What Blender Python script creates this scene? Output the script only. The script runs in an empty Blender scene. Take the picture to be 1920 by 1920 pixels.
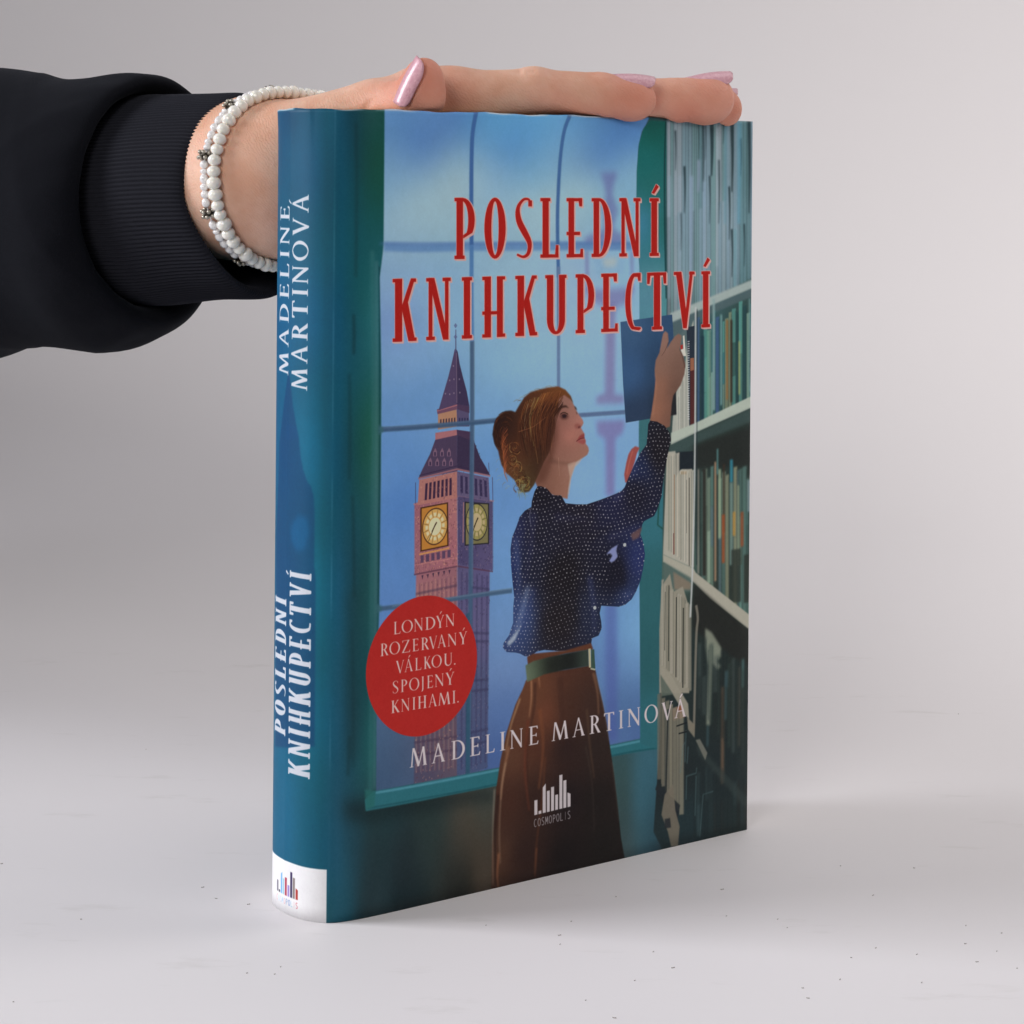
import bpy, bmesh, math, random
import numpy as np
from mathutils import Vector, Matrix

# ------------------------------------------------------------------ camera
SC = bpy.context.scene
FPX, EYE, ROLL, CX, CY = 4130.0, 0.1964, 0.0082, 960.0, 338.8   # focal length and principal point on a 1920 px frame
cam_d = bpy.data.cameras.new('camera')
cam = bpy.data.objects.new('camera', cam_d)
SC.collection.objects.link(cam)
cam_d.sensor_width = 36.0
cam_d.lens = FPX / 1920 * 36.0
cam_d.shift_y = -(960 - CY) / 1920
cam_d.clip_start = 0.01
cam_d.clip_end = 50
cam.matrix_world = Matrix.Translation((0, 0, EYE)) @ Matrix.Rotation(math.pi / 2, 4, 'X') @ Matrix.Rotation(ROLL, 4, 'Z')
SC.camera = cam

# ------------------------------------------------------------------ world and lamps
world = bpy.data.worlds.new('World')
SC.world = world
world.use_nodes = True
bg = world.node_tree.nodes['Background']
bg.inputs['Color'].default_value = (0.84, 0.87, 1.0, 1)
bg.inputs['Strength'].default_value = 0.034

def area(name, loc, target, sx, sy, power, color=(1, 1, 1)):
    d = bpy.data.lights.new(name, 'AREA')
    d.shape = 'RECTANGLE'; d.size = sx; d.size_y = sy; d.energy = power; d.color = color
    o = bpy.data.objects.new(name, d)
    o.location = loc
    o.rotation_euler = (Vector(target) - Vector(loc)).to_track_quat('-Z', 'Y').to_euler()
    SC.collection.objects.link(o)
    return o

def softbox(name, loc, target, sx, sy, power, color, spread=180):
    o = area(name, loc, target, sx, sy, power, color); o.data.spread = math.radians(spread)
softbox('softbox_above_back', (0.30, 0.85, 1.00), (0.20, 0.75, 0), 0.5, 0.5, 1.45, (0.99, 0.985, 1.03))
softbox('window_left', (-1.00, 0.55, 0.50), (0.10, 0.40, 0), 0.4, 0.4, 1.9, (0.98, 0.985, 1.04), 70)
softbox('softbox_right_back', (0.95, 0.85, 0.70), (0.20, 1.24, 0.15), 0.5, 0.9, 1.0, (1.03, 0.99, 0.965))
softbox('softbox_right', (1.10, 0.20, 0.50), (0.30, 1.24, 0.25), 0.5, 0.5, 1.24, (1.03, 0.99, 0.965), 70)
softbox('lamp_front', (0.24, -0.45, 0.70), (0.0, 0.70, 0.10), 0.30, 0.24, 0.42, (1.03, 0.99, 0.96))
softbox('added_fill_front_left', (-0.45, -0.40, 0.62), (-0.10, 0.62, 0.19), 0.5, 0.4, 0.60, (1.02, 1, .98), 60)  # added fill, aimed at the wrist to brighten it
softbox('spot_right_floor', (0.80, 0.90, 0.90), (0.35, 0.85, 0.05), 0.4, 0.4, 0.55, (1.04, 0.99, 0.95), 80)
softbox('added_fill_front_floor', (0.35, 0.25, 0.80), (0.20, 0.50, 0), 0.4, 0.4, 0.16, (1.02, 0.99, 0.97), 75)  # added fill from overhead, lifts the front of the floor
softbox('softbox_above_left', (-0.60, 0.62, 1.00), (0.05, 0.62, 0), 0.5, 0.5, 0.11, (1, 1, 1.02), 75)

softbox('added_fill_wall_left', (-0.40, 0.72, 1.00), (-0.34, 1.24, 0.56), 0.35, 0.35, 0.16, (0.98, 0.98, 1.03), 75)  # added fill that brightens the upper left of the backdrop
SC.view_settings.view_transform = 'Standard'
SC.view_settings.look = 'None'
SC.view_settings.exposure = 0.0
SC.view_settings.gamma = 1.0
SC.cycles.use_denoising = True
SC.cycles.max_bounces = 8
SC.cycles.caustics_reflective = False
SC.cycles.caustics_refractive = False
# ------------------------------------------------------------------ the book's plan, in millimetres on the table
P0 = np.array([-43.396, 580.842]); P1 = np.array([72.822, 668.395])
U = (P1 - P0) / np.linalg.norm(P1 - P0)           # along the front cover, away from the spine
NRM = np.array([U[1], -U[0]])                      # out of the front cover
BOOK_H = 215.0; THICK = 32.4; COVER_W = 145.5

def plan(along, out):
    return P0 + U * along + NRM * out

def catmull(pts, n=8):
    pts = np.array(pts, float); out = []
    ext = np.vstack([2 * pts[0] - pts[1], pts, 2 * pts[-1] - pts[-2]])
    for i in range(1, len(ext) - 2):
        p0, p1, p2, p3 = ext[i - 1:i + 3]
        for k in range(n):
            t = k / n
            out.append(0.5 * ((2 * p1) + (-p0 + p2) * t + (2 * p0 - 5 * p1 + 4 * p2 - p3) * t * t + (-p0 + 3 * p1 - 3 * p2 + p3) * t ** 3))
    out.append(pts[-1])
    return np.array(out)

HALF = [(-7.7, -16.2), (-7.2, -11.4), (-6.3, -7.9), (-4.7, -4.9), (-2.7, -2.75), (-1.0, -1.75), (1.4, -1.05), (5.0, -0.5), (10, -0.15), (18, 0.0), (30, 0.0)]
half_c = catmull(HALF, 6)
front_c = np.vstack([half_c, [[x, 0.0] for x in np.linspace(30, COVER_W, 24)[1:]]])
back_c = front_c[::-1].copy(); back_c[:, 1] = -THICK - back_c[:, 1]
PROFILE = np.vstack([back_c[:-1], front_c])        # (along, out) from back fore-edge round the spine to front fore-edge
seg = np.linalg.norm(np.diff(PROFILE, axis=0), axis=1)
ARC = np.concatenate([[0], np.cumsum(seg)])
mid = len(back_c) - 1
ARC -= ARC[mid]                                    # arc length, 0 on the middle of the spine
PXY = np.array([plan(a, o) for a, o in PROFILE])
RATIO = PXY[:, 0] / PXY[:, 1]
SIL = int(np.argmin(np.where(ARC < 5, RATIO, 9)))  # the outline of the spine as one sees it
S_MIN, S_MAX = -31.0, float(ARC[-1])
TPM = 8.0                                          # texture pixels per millimetre
TW, TH = int((S_MAX - S_MIN) * TPM), int(BOOK_H * TPM)

def T(px, py):
    """a place on the printed jacket, measured off the photograph, in texture pixels"""
    dx, dy = px - CX, py - CY
    a = dx * math.cos(ROLL) + dy * math.sin(ROLL); b = dy * math.cos(ROLL) - dx * math.sin(ROLL)
    r = a / FPX
    rr = RATIO[SIL:]; 
    if r > rr[-1]:
        s = ARC[-1] + (r - rr[-1]) * 1000; d = PXY[-1, 1]
    else:
        s = float(np.interp(r, rr, ARC[SIL:])); d = float(np.interp(r, rr, PXY[SIL:, 1]))
    z = EYE * 1000 - b / FPX * d
    return ((s - S_MIN) * TPM, (BOOK_H - z) * TPM)
# ------------------------------------------------------------------ the print on the jacket, drawn as vector shapes
rng = np.random.default_rng(7)
IMG = np.zeros((TH, TW, 3), np.float32)

def lin(c):
    c = np.asarray(c, np.float32) / 255.0
    return np.where(c <= 0.04045, c / 12.92, ((c + 0.055) / 1.055) ** 2.4)

def blur1(a, r, axis):
    if r < 1: return a
    k = 2 * r + 1
    pad = [(0, 0)] * a.ndim; pad[axis] = (r + 1, r)
    c = np.cumsum(np.pad(a, pad, mode='edge'), axis=axis, dtype=np.float64)
    n = a.shape[axis]
    hi = np.take(c, np.arange(k, k + n), axis=axis); lo = np.take(c, np.arange(0, n), axis=axis)
    return ((hi - lo) / k).astype(np.float32)

def blur(a, rx, ry=None):
    ry = rx if ry is None else ry
    for _ in range(2):
        a = blur1(a, int(round(rx)), 1); a = blur1(a, int(round(ry)), 0)
    return a

def cover_mask(polys, SS=4, margin=0):
    """coverage of even-odd polygons given in texture pixels -> (mask, x0, y0)"""
    allp = np.vstack([np.asarray(p, float) for p in polys])
    x0 = max(0, int(math.floor(allp[:, 0].min())) - 1 - margin); x1 = min(TW, int(math.ceil(allp[:, 0].max())) + 2 + margin)
    y0 = max(0, int(math.floor(allp[:, 1].min())) - 1 - margin); y1 = min(TH, int(math.ceil(allp[:, 1].max())) + 2 + margin)
    if x1 <= x0 or y1 <= y0: return None
    W, Hh = x1 - x0, y1 - y0
    ys = y0 + (np.arange(Hh * SS) + 0.5) / SS
    A, B = [], []
    for p in polys:
        p = np.asarray(p, float); A.append(p); B.append(np.roll(p, -1, 0))
    A = np.vstack(A); B = np.vstack(B)
    ay, by = A[:, 1][None], B[:, 1][None]
    yy = ys[:, None]
    hit = ((ay <= yy) & (by > yy)) | ((by <= yy) & (ay > yy))
    with np.errstate(divide='ignore', invalid='ignore'):
        xs = A[:, 0][None] + (yy - ay) / (by - ay) * (B[:, 0] - A[:, 0])[None]
    xs = np.where(hit, xs, 1e9); xs.sort(axis=1)
    n = int(hit.sum(1).max()) if hit.size else 0
    cov = np.zeros((Hh * SS, W), np.float32)
    gx = np.arange(x0, x1)[None]
    for k in range(0, n - 1, 2):
        l = np.minimum(xs[:, k], x1 + 5)[:, None]; r = np.minimum(xs[:, k + 1], x1 + 5)[:, None]
        cov += np.clip(r - gx, 0, 1) - np.clip(l - gx, 0, 1)
    return cov.reshape(Hh, SS, W).mean(1), x0, y0

def put(m, x0, y0, color, alpha=1.0):
    h, w = m.shape
    reg = IMG[y0:y0 + h, x0:x0 + w]
    col = color if isinstance(color, np.ndarray) and color.ndim == 3 else np.asarray(color, np.float32)
    if col.ndim == 3: col = col[y0:y0 + h, x0:x0 + w]
    a = (m * alpha)[..., None]
    reg *= (1 - a); reg += a * col

def tp(pts):
    return [T(x, y) for x, y in pts]

def fill(pts, color, alpha=1.0, soft=0, raw=False, smooth=False):
    p = pts if raw else tp(pts)
    if smooth:
        q = np.array(list(p) + [p[0]]); p = catmull(q, 5)[:-1]
    r = cover_mask([p], margin=int(soft * 2.5))
    if r is None: return
    m, x0, y0 = r
    if soft: m = blur(m, soft)
    put(m, x0, y0, color if isinstance(color, np.ndarray) else np.array(color, np.float32), alpha)

def line(pts, w0, color, w1=None, alpha=1.0, soft=0, raw=False, smooth=True):
    """a stroke; widths in photograph pixels, tapering from w0 to w1"""
    w1 = w0 if w1 is None else w1
    p = np.array(pts if raw else tp(pts), float)
    if smooth and len(p) > 2: p = catmull(p, 6)
    d = np.gradient(p, axis=0); d /= np.maximum(np.linalg.norm(d, axis=1), 1e-6)[:, None]
    nn = np.stack([-d[:, 1], d[:, 0]], 1)
    w = np.linspace(w0, w1, len(p))[:, None] * 0.5 * 1.22
    poly = np.vstack([p + nn * w, (p - nn * w)[::-1]])
    fill(poly, color, alpha, soft, raw=True)

def field(ctrl, power=3.0, step=12, xs=1.0):
    """smooth colour field through control colours (photo px, photo py, r, g, b)"""
    gy, gx = np.mgrid[0:TH + step:step, 0:TW + step:step].astype(np.float32)
    num = np.zeros(gy.shape + (3,), np.float32); den = np.zeros(gy.shape, np.float32)
    for x, y, *c in ctrl:
        tx, ty = T(x, y)
        w = 1.0 / (((gx - tx) * xs) ** 2 + (gy - ty) ** 2 + 900.0) ** (power / 2)
        num += w[..., None] * np.array(c, np.float32); den += w
    f = num / den[..., None]
    yi = np.arange(TH) / step; xi = np.arange(TW) / step
    y_ = yi.astype(int); x_ = xi.astype(int); fy = (yi - y_)[:, None, None]; fx = (xi - x_)[None, :, None]
    a = f[y_][:, x_]; b = f[y_][:, x_ + 1]; c = f[y_ + 1][:, x_]; d = f[y_ + 1][:, x_ + 1]
    return ((a * (1 - fx) + b * fx) * (1 - fy) + (c * (1 - fx) + d * fx) * fy).astype(np.float32)

def noise(rx, ry, seed=0):
    r = np.random.default_rng(seed)
    n = blur(r.standard_normal((TH, TW)).astype(np.float32), rx, ry)
    return n / n.std()

# --- jacket ground: blue spine melting into the dark green window wall
base = field([
    (526, 230, 24, 84, 130), (580, 300, 22, 86, 132), (620, 230, 30, 92, 128), (640, 260, 30, 84, 108), (660, 230, 24, 62, 74), (690, 240, 22, 66, 66), (708, 300, 18, 82, 64),
    (530, 600, 24, 88, 142), (590, 600, 24, 90, 140), (625, 600, 26, 86, 124), (655, 600, 26, 78, 94), (680, 560, 22, 88, 88), (700, 600, 46, 116, 122),
    (530, 850, 26, 90, 142), (585, 850, 28, 104, 152), (620, 850, 28, 96, 134), (650, 850, 26, 70, 88), (675, 850, 24, 74, 66), (695, 830, 24, 92, 62), (703, 850, 60, 110, 110),
    (530, 1100, 28, 92, 140), (600, 1100, 32, 110, 150), (635, 1100, 32, 98, 132), (655, 1080, 28, 66, 80), (680, 1100, 26, 66, 64), (700, 1100, 40, 96, 96),
    (530, 1350, 30, 96, 142), (600, 1350, 34, 106, 148), (640, 1350, 34, 92, 118), (660, 1340, 28, 60, 70), (690, 1300, 26, 76, 78), (700, 1400, 34, 100, 100),
    (530, 1560, 36, 96, 142), (600, 1600, 34, 94, 134), (635, 1600, 34, 90, 114), (660, 1570, 34, 66, 76), (700, 1560, 36, 54, 56), (640, 1710, 38, 86, 100), (690, 1690, 38, 54, 58),
    (760, 1620, 36, 48, 52), (860, 1660, 44, 48, 46), (800, 1540, 46, 62, 60), (880, 1540, 82, 74, 62), (905, 1620, 74, 64, 54), (900, 1490, 70, 80, 74), (1165, 1470, 58, 84, 84), (1170, 1560, 60, 78, 80), (1200, 1500, 66, 112, 128), (1215, 1450, 60, 106, 122), (1225, 1560, 52, 84, 96), (1250, 1580, 40, 56, 60), (1390, 1400, 36, 44, 44), (1390, 1000, 48, 58, 54), (1390, 300, 60, 90, 90)], power=3.4, xs=1.6)
_sx = np.clip((np.arange(TW) - (T(612, 900)[0] - 6)) / 34.0, 0, 1)[None, :, None]
base = blur(base, 3, 70)
base *= (np.array([.72, .90, .82], np.float32) * (1 - _sx) + _sx)      # the spine is inked a shade deeper
IMG[:] = base
IMG += (noise(22, 60, 1) * 1.6)[..., None]

# dark moulding lines of the wall beside the window
for (x0, y0, x1, y1, w, a) in [(663, 590, 663, 665, 4, .55), (661, 930, 664, 1120, 3, .5), (660, 1180, 662, 1440, 3, .35), (655, 1380, 652, 1455, 4, .45), (668, 230, 667, 520, 6, .25), (655, 700, 655, 900, 5, .3)]:
    line([(x0, y0), ((x0 + x1) / 2 + 1, (y0 + y1) / 2), (x1, y1)], w, (18, 36, 38), alpha=a, soft=3)
fill([(649, 1110), (672, 1105), (670, 1420), (650, 1430)], (26, 46, 48), .35, soft=14)
fill([(640, 1500), (700, 1500), (760, 1490), (920, 1478), (940, 1500), (760, 1530), (700, 1545), (650, 1540)], (24, 34, 36), .55, soft=14)
line([(698, 470), (700, 800), (697, 1130), (694, 1490)], 6, (64, 122, 122), alpha=.6, soft=4)
line([(706, 490), (706, 800), (704, 1130), (702, 1480)], 5, (88, 132, 138), alpha=.55, soft=3)
line([(711, 500), (712, 800), (709, 1140)], 2.4, (24, 58, 66), alpha=.7, soft=1)

# --- panes of sky
sky = field([
    (740, 230, 92, 130, 190), (860, 225, 82, 118, 184), (800, 280, 76, 112, 186), (740, 330, 124, 156, 200), (840, 320, 158, 182, 204), (780, 380, 168, 186, 206), (860, 350, 180, 190, 206), (740, 430, 154, 176, 206), (850, 430, 156, 178, 202),
    (920, 230, 100, 158, 212), (1010, 230, 96, 152, 210), (960, 275, 80, 128, 196), (1000, 330, 122, 164, 208), (920, 340, 142, 170, 208), (980, 400, 164, 184, 208), (1020, 380, 170, 186, 204),
    (1100, 235, 96, 142, 200), (1180, 240, 78, 120, 190), (1130, 285, 82, 120, 192), (1080, 300, 128, 160, 204), (1180, 330, 140, 172, 206), (1090, 360, 170, 190, 208), (1180, 400, 142, 176, 212),
    (740, 520, 140, 164, 206), (840, 520, 138, 166, 208), (740, 600, 124, 144, 202), (860, 600, 140, 170, 210), (760, 680, 128, 156, 206), (740, 760, 104, 138, 196), (800, 740, 108, 142, 200), (930, 520, 152, 176, 208), (1000, 560, 158, 182, 210), (930, 680, 138, 170, 210), (1000, 680, 146, 176, 214), (920, 760, 124, 158, 210),
    (1080, 540, 156, 174, 214), (1110, 620, 152, 178, 216), (1090, 700, 142, 172, 214), (1180, 560, 146, 176, 216), (1150, 860, 128, 160, 214),
    (730, 850, 102, 138, 202), (760, 950, 88, 126, 196), (740, 1080, 94, 128, 194), (720, 1180, 96, 126, 190), (920, 850, 108, 144, 204), (940, 950, 104, 138, 200), (950, 1060, 112, 146, 204), (1110, 900, 136, 166, 216), (1160, 1180, 110, 142, 200), (1190, 1180, 124, 164, 212), (1140, 1250, 100, 126, 184), (930, 1180, 112, 140, 196), (945, 1260, 116, 136, 190), (930, 1340, 88, 110, 168),
    (720, 1390, 70, 90, 126), (800, 1400, 84, 86, 116), (730, 1460, 64, 82, 116), (860, 1440, 72, 84, 126), (920, 1420, 76, 96, 156), (1160, 1340, 84, 110, 160), (1190, 1370, 80, 100, 156)], power=3.2)
sky += (noise(34, 16, 3) * 3.0)[..., None]
WIN = [(721, 200), (1220, 215), (1211, 234), (1203, 248), (1197, 275), (1194, 320), (1193, 420), (1199, 500), (1200, 640), (1198, 900), (1200, 1200), (1202, 1385), (1142, 1398), (930, 1441), (790, 1468), (705, 1484), (706, 1300), (711, 1140), (714, 900), (715, 700), (712, 520), (719, 462)]
sky = blur(sky, 44, 30)
sky *= np.array([1.05, 1.13, 1.06], np.float32)
fill(WIN, sky, 1.0, soft=1)

# street lamp far beyond the glass, out of focus
PUR = (124, 122, 176)
for pts, c, a, s in [
    ([(1126, 323), (1158, 323), (1150, 348), (1148, 366), (1158, 392), (1150, 430), (1176, 446), (1176, 462), (1096, 462), (1096, 446), (1134, 430), (1130, 392), (1136, 366), (1133, 348)], (112, 118, 178), .65, 7),
    ([(1097, 470), (1103, 470), (1104, 548), (1098, 548)], PUR, .6, 4), ([(1181, 470), (1188, 470), (1188, 545), (1182, 548)], PUR, .5, 4),
    ([(1112, 482), (1172, 480), (1168, 510), (1150, 524), (1132, 524), (1116, 508)], (148, 190, 220), .8, 6), ([(1128, 484), (1158, 482), (1154, 500), (1134, 502)], (190, 205, 205), .8, 6),
    ([(1094, 545), (1190, 540), (1180, 566), (1150, 580), (1112, 566)], (126, 114, 172), .6, 8),
    ([(1136, 570), (1154, 570), (1152, 740), (1170, 742), (1170, 756), (1118, 758), (1118, 744), (1134, 738)], (132, 112, 166), .6, 6),
    ([(1118, 790), (1172, 788), (1168, 812), (1154, 822), (1152, 930), (1136, 930), (1135, 824), (1120, 814)], (132, 110, 168), .6, 6),
    ([(1134, 1130), (1156, 1128), (1158, 1390), (1136, 1394)], (84, 94, 168), .5, 8)]:
    fill(pts, c, a, soft=s)

# --- clock tower
def quadpt(q, u, v):
    (x0, y0), (x1, y1), (x2, y2), (x3, y3) = q      # top-left, top-right, bottom-right, bottom-left
    return ((x0 * (1 - u) + x1 * u) * (1 - v) + (x3 * (1 - u) + x2 * u) * v, (y0 * (1 - u) + y1 * u) * (1 - v) + (y3 * (1 - u) + y2 * u) * v)

def qrect(q, u0, u1, v0, v1, c, a=1.0, soft=0):
    fill([quadpt(q, u0, v0), quadpt(q, u1, v0), quadpt(q, u1, v1), quadpt(q, u0, v1)], c, a, soft)

# shaft
SL = [(780, 1072), (857, 1055), (857, 1460), (776, 1470)]; SR = [(857, 1055), (918, 1066), (914, 1440), (857, 1458)]
shaftL = field([(790, 1080, 166, 112, 122), (850, 1080, 156, 108, 118), (800, 1120, 176, 122, 120), (800, 1330, 92, 88, 110), (840, 1400, 104, 90, 104), (790, 1440, 84, 80, 104)])
shaftR = field([(870, 1070, 96, 88, 124), (905, 1080, 100, 92, 134), (900, 1180, 104, 98, 136), (890, 1300, 84, 92, 126), (900, 1420, 78, 90, 126)])
fill(SL, shaftL, 1, soft=1); fill(SR, shaftR, .95, soft=1)
for u in np.linspace(.07, .93, 9):
    qrect(SL, u, u + .035, 0.06, .95, (104, 70, 88), .42, 1)
    qrect(SL, u - .035, u - .01, 0.06, .95, (206, 158, 140), .34, 1)
for u in np.linspace(.12, .9, 6):
    qrect(SR, u, u + .05, .04, .97, (62, 60, 94), .5, 1)
for v in (.1, .32, .36, .55, .6, .8, .86):
    qrect(SL, 0, 1, v, v + .012, (70, 56, 80), .5, 1); qrect(SR, .4, 1, v, v + .012, (60, 60, 92), .55, 1)
# clock stage
CL = [(777, 944), (857, 928), (858, 1062), (777, 1078)]; CR = [(857, 928), (924, 940), (924, 1070), (858, 1058)]
fill(CL, field([(785, 960, 160, 104, 116), (850, 950, 178, 120, 122), (785, 1060, 164, 108, 118), (850, 1050, 172, 112, 122)]), 1, soft=1)
fill(CR, field([(865, 950, 84, 76, 112), (915, 960, 90, 84, 118), (915, 1050, 96, 88, 126), (865, 1050, 80, 74, 112)]), 1, soft=1)
r7 = random.Random(3)
def speckle(q, n, dark, light, size=1.6, a=.4):
    for _ in range(n):
        u, v = r7.random(), r7.random(); x, y = quadpt(q, u, v)
        c = dark if r7.random() < .55 else light
        w, h = size * (.5 + r7.random()), size * (.6 + 1.6 * r7.random())
        fill([(x, y), (x + w, y - .2 * w), (x + w, y + h), (x, y + h)], c, a)
speckle(CL, 520, (104, 62, 70), (222, 166, 136), 1.5, .5); speckle(CR, 360, (56, 50, 78), (136, 118, 138), 1.5, .5); speckle(SL, 620, (96, 62, 70), (208, 158, 130), 1.5, .42); speckle(SR, 480, (60, 56, 84), (132, 118, 140), 1.5, .42)
def clock(q, cx, cy, rx, ry, cols, tilt):
    frame, ring, face, inner, dark = cols
    fill(q, dark); fill([quadpt(q, u, v) for u, v in ((.05, .03), (.95, .03), (.95, .97), (.05, .97))], frame)
    def ell(k, n=40):
        return [(cx + math.cos(t) * rx * k, cy + math.sin(t) * ry * k - tilt * math.cos(t) * rx * k) for t in np.linspace(0, 2 * math.pi, n, endpoint=False)]
    fill(ell(.98), dark); fill(ell(.92), ring); fill(ell(.90), face, .8)
    for t in np.linspace(0, 2 * math.pi, 12, endpoint=False):
        def pp(k, dt): return (cx + math.cos(t + dt) * rx * k, cy + math.sin(t + dt) * ry * k - tilt * math.cos(t + dt) * rx * k)
        fill([pp(.55, -.17), pp(.74, -.15), pp(.74, .15), pp(.55, .17)], inner, .9)
        line([pp(.5, .26), pp(.9, .26)], .9, dark, alpha=.6, smooth=False)
    fill(ell(.47), inner)
    line([(cx + 1, cy - 5), (cx - 12 * rx / 24, cy + 28)], 1.9, (58, 44, 28), 1.0, smooth=False)
    line([(cx + 3 * rx / 24, cy - 8), (cx - 6 * rx / 24, cy + 10)], 2.6, (58, 44, 28), 1.4, smooth=False)
qL = [(788, 952), (840, 942), (841, 1024), (788, 1035)]
clock(qL, 815.5, 987.5, 24.5, 35.5, ((196, 134, 62), (196, 150, 82), (222, 178, 104), (238, 218, 178), (74, 46, 34)), .16)
line([(786, 1040), (842, 1028)], 3, (216, 156, 92), alpha=.9, smooth=False)
qR = [(871, 941), (917, 944), (917, 1020), (871, 1024)]
clock(qR, 893.5, 979, 21, 36, ((128, 122, 84), (150, 142, 84), (168, 158, 96), (200, 182, 140), (46, 44, 50)), -.05)
line([(869, 942), (868, 1018)], 2.2, (206, 150, 130), alpha=.7, smooth=False)
for k in range(6):
    u = .14 + k * .125
    x, y = quadpt(CL, u, .74); fill([(x, y + 1), (x + 6, y), (x + 6, y + 14), (x, y + 15)], (84, 66, 96), .85)
    x, y = quadpt(CL, u + .02, 1.0); fill([(x, y + 4), (x + 4, y + 3), (x + 2, y + 12)], (70, 46, 70), .9)
line([(777, 1040 + 20), (857, 1046)], 2, (204, 140, 136), alpha=.6, smooth=False)
line([(776, 1078), (858, 1062), (924, 1072)], 3, (92, 58, 78), alpha=.7, smooth=False)
line([(775, 946), (857, 929), (926, 940)], 3, (196, 136, 130), alpha=.6, smooth=False)
line([(857, 900), (858, 1300)], 2, (206, 156, 150), alpha=.35, smooth=False)
# belfry
BL = [(786, 900), (857, 884), (857, 934), (783, 948)]; BR = [(857, 884), (916, 896), (918, 940), (857, 930)]
fill(BL, (182, 124, 116)); fill(BR, (104, 94, 126))
for k in range(7):
    u = .17 + k * .105; qrect(BL, u, u + .06, .2, .85, (58, 40, 66), .95)
for k in range(6):
    u = .1 + k * .15; qrect(BR, u, u + .08, .15, .85, (54, 48, 80), .9)
speckle([(817, 822), (857, 815), (857, 884), (790, 896)], 260, (58, 48, 78), (134, 104, 116), 1.4, .5); speckle([(857, 815), (888, 826), (916, 890), (857, 882)], 220, (48, 42, 70), (110, 92, 116), 1.4, .5)
speckle(BL, 60, (120, 76, 92), (214, 160, 140)); speckle(BR, 60, (60, 54, 88), (130, 118, 150))
line([(779, 905), (779, 945)], 1.2, (70, 70, 110), smooth=False); line([(923, 895), (924, 940)], 1.4, (80, 80, 120), smooth=False); line([(916, 868), (917, 890)], 1.2, (80, 80, 120), smooth=False)
# great roof
fill([(817, 822), (857, 815), (857, 884), (784, 898), (792, 880), (806, 852)], (80, 66, 92)); fill([(857, 815), (888, 826), (900, 858), (912, 878), (919, 892), (857, 882)], (62, 52, 78))
for y, n in ((848, 3), (866, 4)):
    for k in range(n):
        x = 812 - (y - 848) * .5 + k * 13; fill([(x, y), (x + 4, y - 8), (x + 7, y - 1), (x + 7, y + 8), (x, y + 8)], (146, 112, 130), .8); fill([(x + 2, y), (x + 5, y), (x + 5, y + 7), (x + 2, y + 7)], (50, 42, 72), .9)
line([(784, 898), (857, 880), (919, 893)], 3.4, (170, 116, 120), alpha=.8, smooth=False); line([(786, 892), (857, 874), (917, 887)], 1.8, (60, 46, 72), alpha=.8, smooth=False)
# lantern and spire
fill([(816, 812), (856, 806), (857, 816), (816, 825)], (178, 118, 122)); fill([(856, 806), (884, 810), (888, 828), (857, 816)], (76, 58, 84))
fill([(821, 776), (856, 768), (857, 800), (821, 806)], (186, 140, 112)); fill([(856, 768), (879, 772), (880, 800), (857, 800)], (92, 84, 116))
for k in range(6):
    x = 825 + k * 5.2; fill([(x, 787 - k * .6), (x + 2.6, 786 - k * .6), (x + 2.6, 796), (x, 796)], (60, 44, 60), .9)
for k in range(4): fill([(860 + k * 5, 784), (863 + k * 5, 784), (863 + k * 5, 795), (860 + k * 5, 795)], (50, 50, 84), .9)
fill([(819, 768), (857, 757), (857, 768), (820, 777)], (118, 82, 104)); fill([(857, 757), (880, 762), (880, 775), (857, 768)], (80, 62, 90))
line([(819, 771), (857, 760)], 1.6, (206, 132, 130), alpha=.8, smooth=False)
fill([(852.5, 655), (855.5, 655), (856, 758), (822, 770), (830, 742), (840, 708), (847, 680)], (86, 72, 104)); fill([(855.5, 655), (858, 660), (862, 684), (868, 708), (875, 734), (880, 762), (856, 758)], (66, 56, 86))
line([(855.5, 662), (856.5, 756)], 1.3, (168, 140, 156), alpha=.6, smooth=False)
for x, y in ((849, 685), (842, 712), (850, 710), (860, 710), (834, 737), (842, 738), (850, 736), (861, 735)): fill([(x, y), (x + 2, y), (x + 2, y + 3), (x, y + 3)], (190, 170, 180), .6)
line([(854.5, 618), (854.5, 660)], 1.6, (88, 92, 132), 2.6, smooth=False)
for y, r_ in ((611, 3.2), (632, 3.4)): fill([(854 - r_, y), (854, y - 5), (854 + r_, y), (854, y + 5)], (96, 104, 148), .75)

# --- glazing bars
def bar(pts, w, c, a=.95, soft=1.4):
    line(pts, w, c, alpha=a, soft=soft)
bar([(720, 463), (790, 465), (885, 463), (1048, 462), (1196, 462)], 15, (104, 146, 196), .9, 3); bar([(712, 457), (885, 457), (1048, 456), (1196, 457)], 4, (82, 118, 178), .55, 3)
bar([(893, 208), (886, 250), (884, 300), (883.5, 380), (884, 460)], 9, (66, 106, 164)); bar([(884, 460), (884, 560), (885, 640)], 9, (84, 130, 184), .9)
bar([(885, 640), (885, 800), (883, 1000), (882, 1130), (880, 1300), (877, 1455)], 9.5, (74, 100, 130)); bar([(888, 640), (888, 800), (886, 1000), (885, 1100)], 2, (110, 132, 156), .6)
bar([(877, 1150), (877, 1455)], 9, (46, 88, 110), .7)
bar([(1069, 215), (1058, 245), (1051, 290), (1047, 350), (1045, 420), (1047, 520)], 8, (70, 110, 164)); bar([(1047, 500), (1047, 640), (1047, 730)], 7.5, (108, 134, 172))
bar([(713, 806), (790, 801), (885, 793), (940, 788)], 8.5, (66, 92, 124)); bar([(713, 803), (790, 798), (885, 790), (940, 785)], 2.5, (100, 124, 150), .6)
bar([(1084, 779), (1172, 773)], 8, (94, 116, 152)); 
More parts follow.
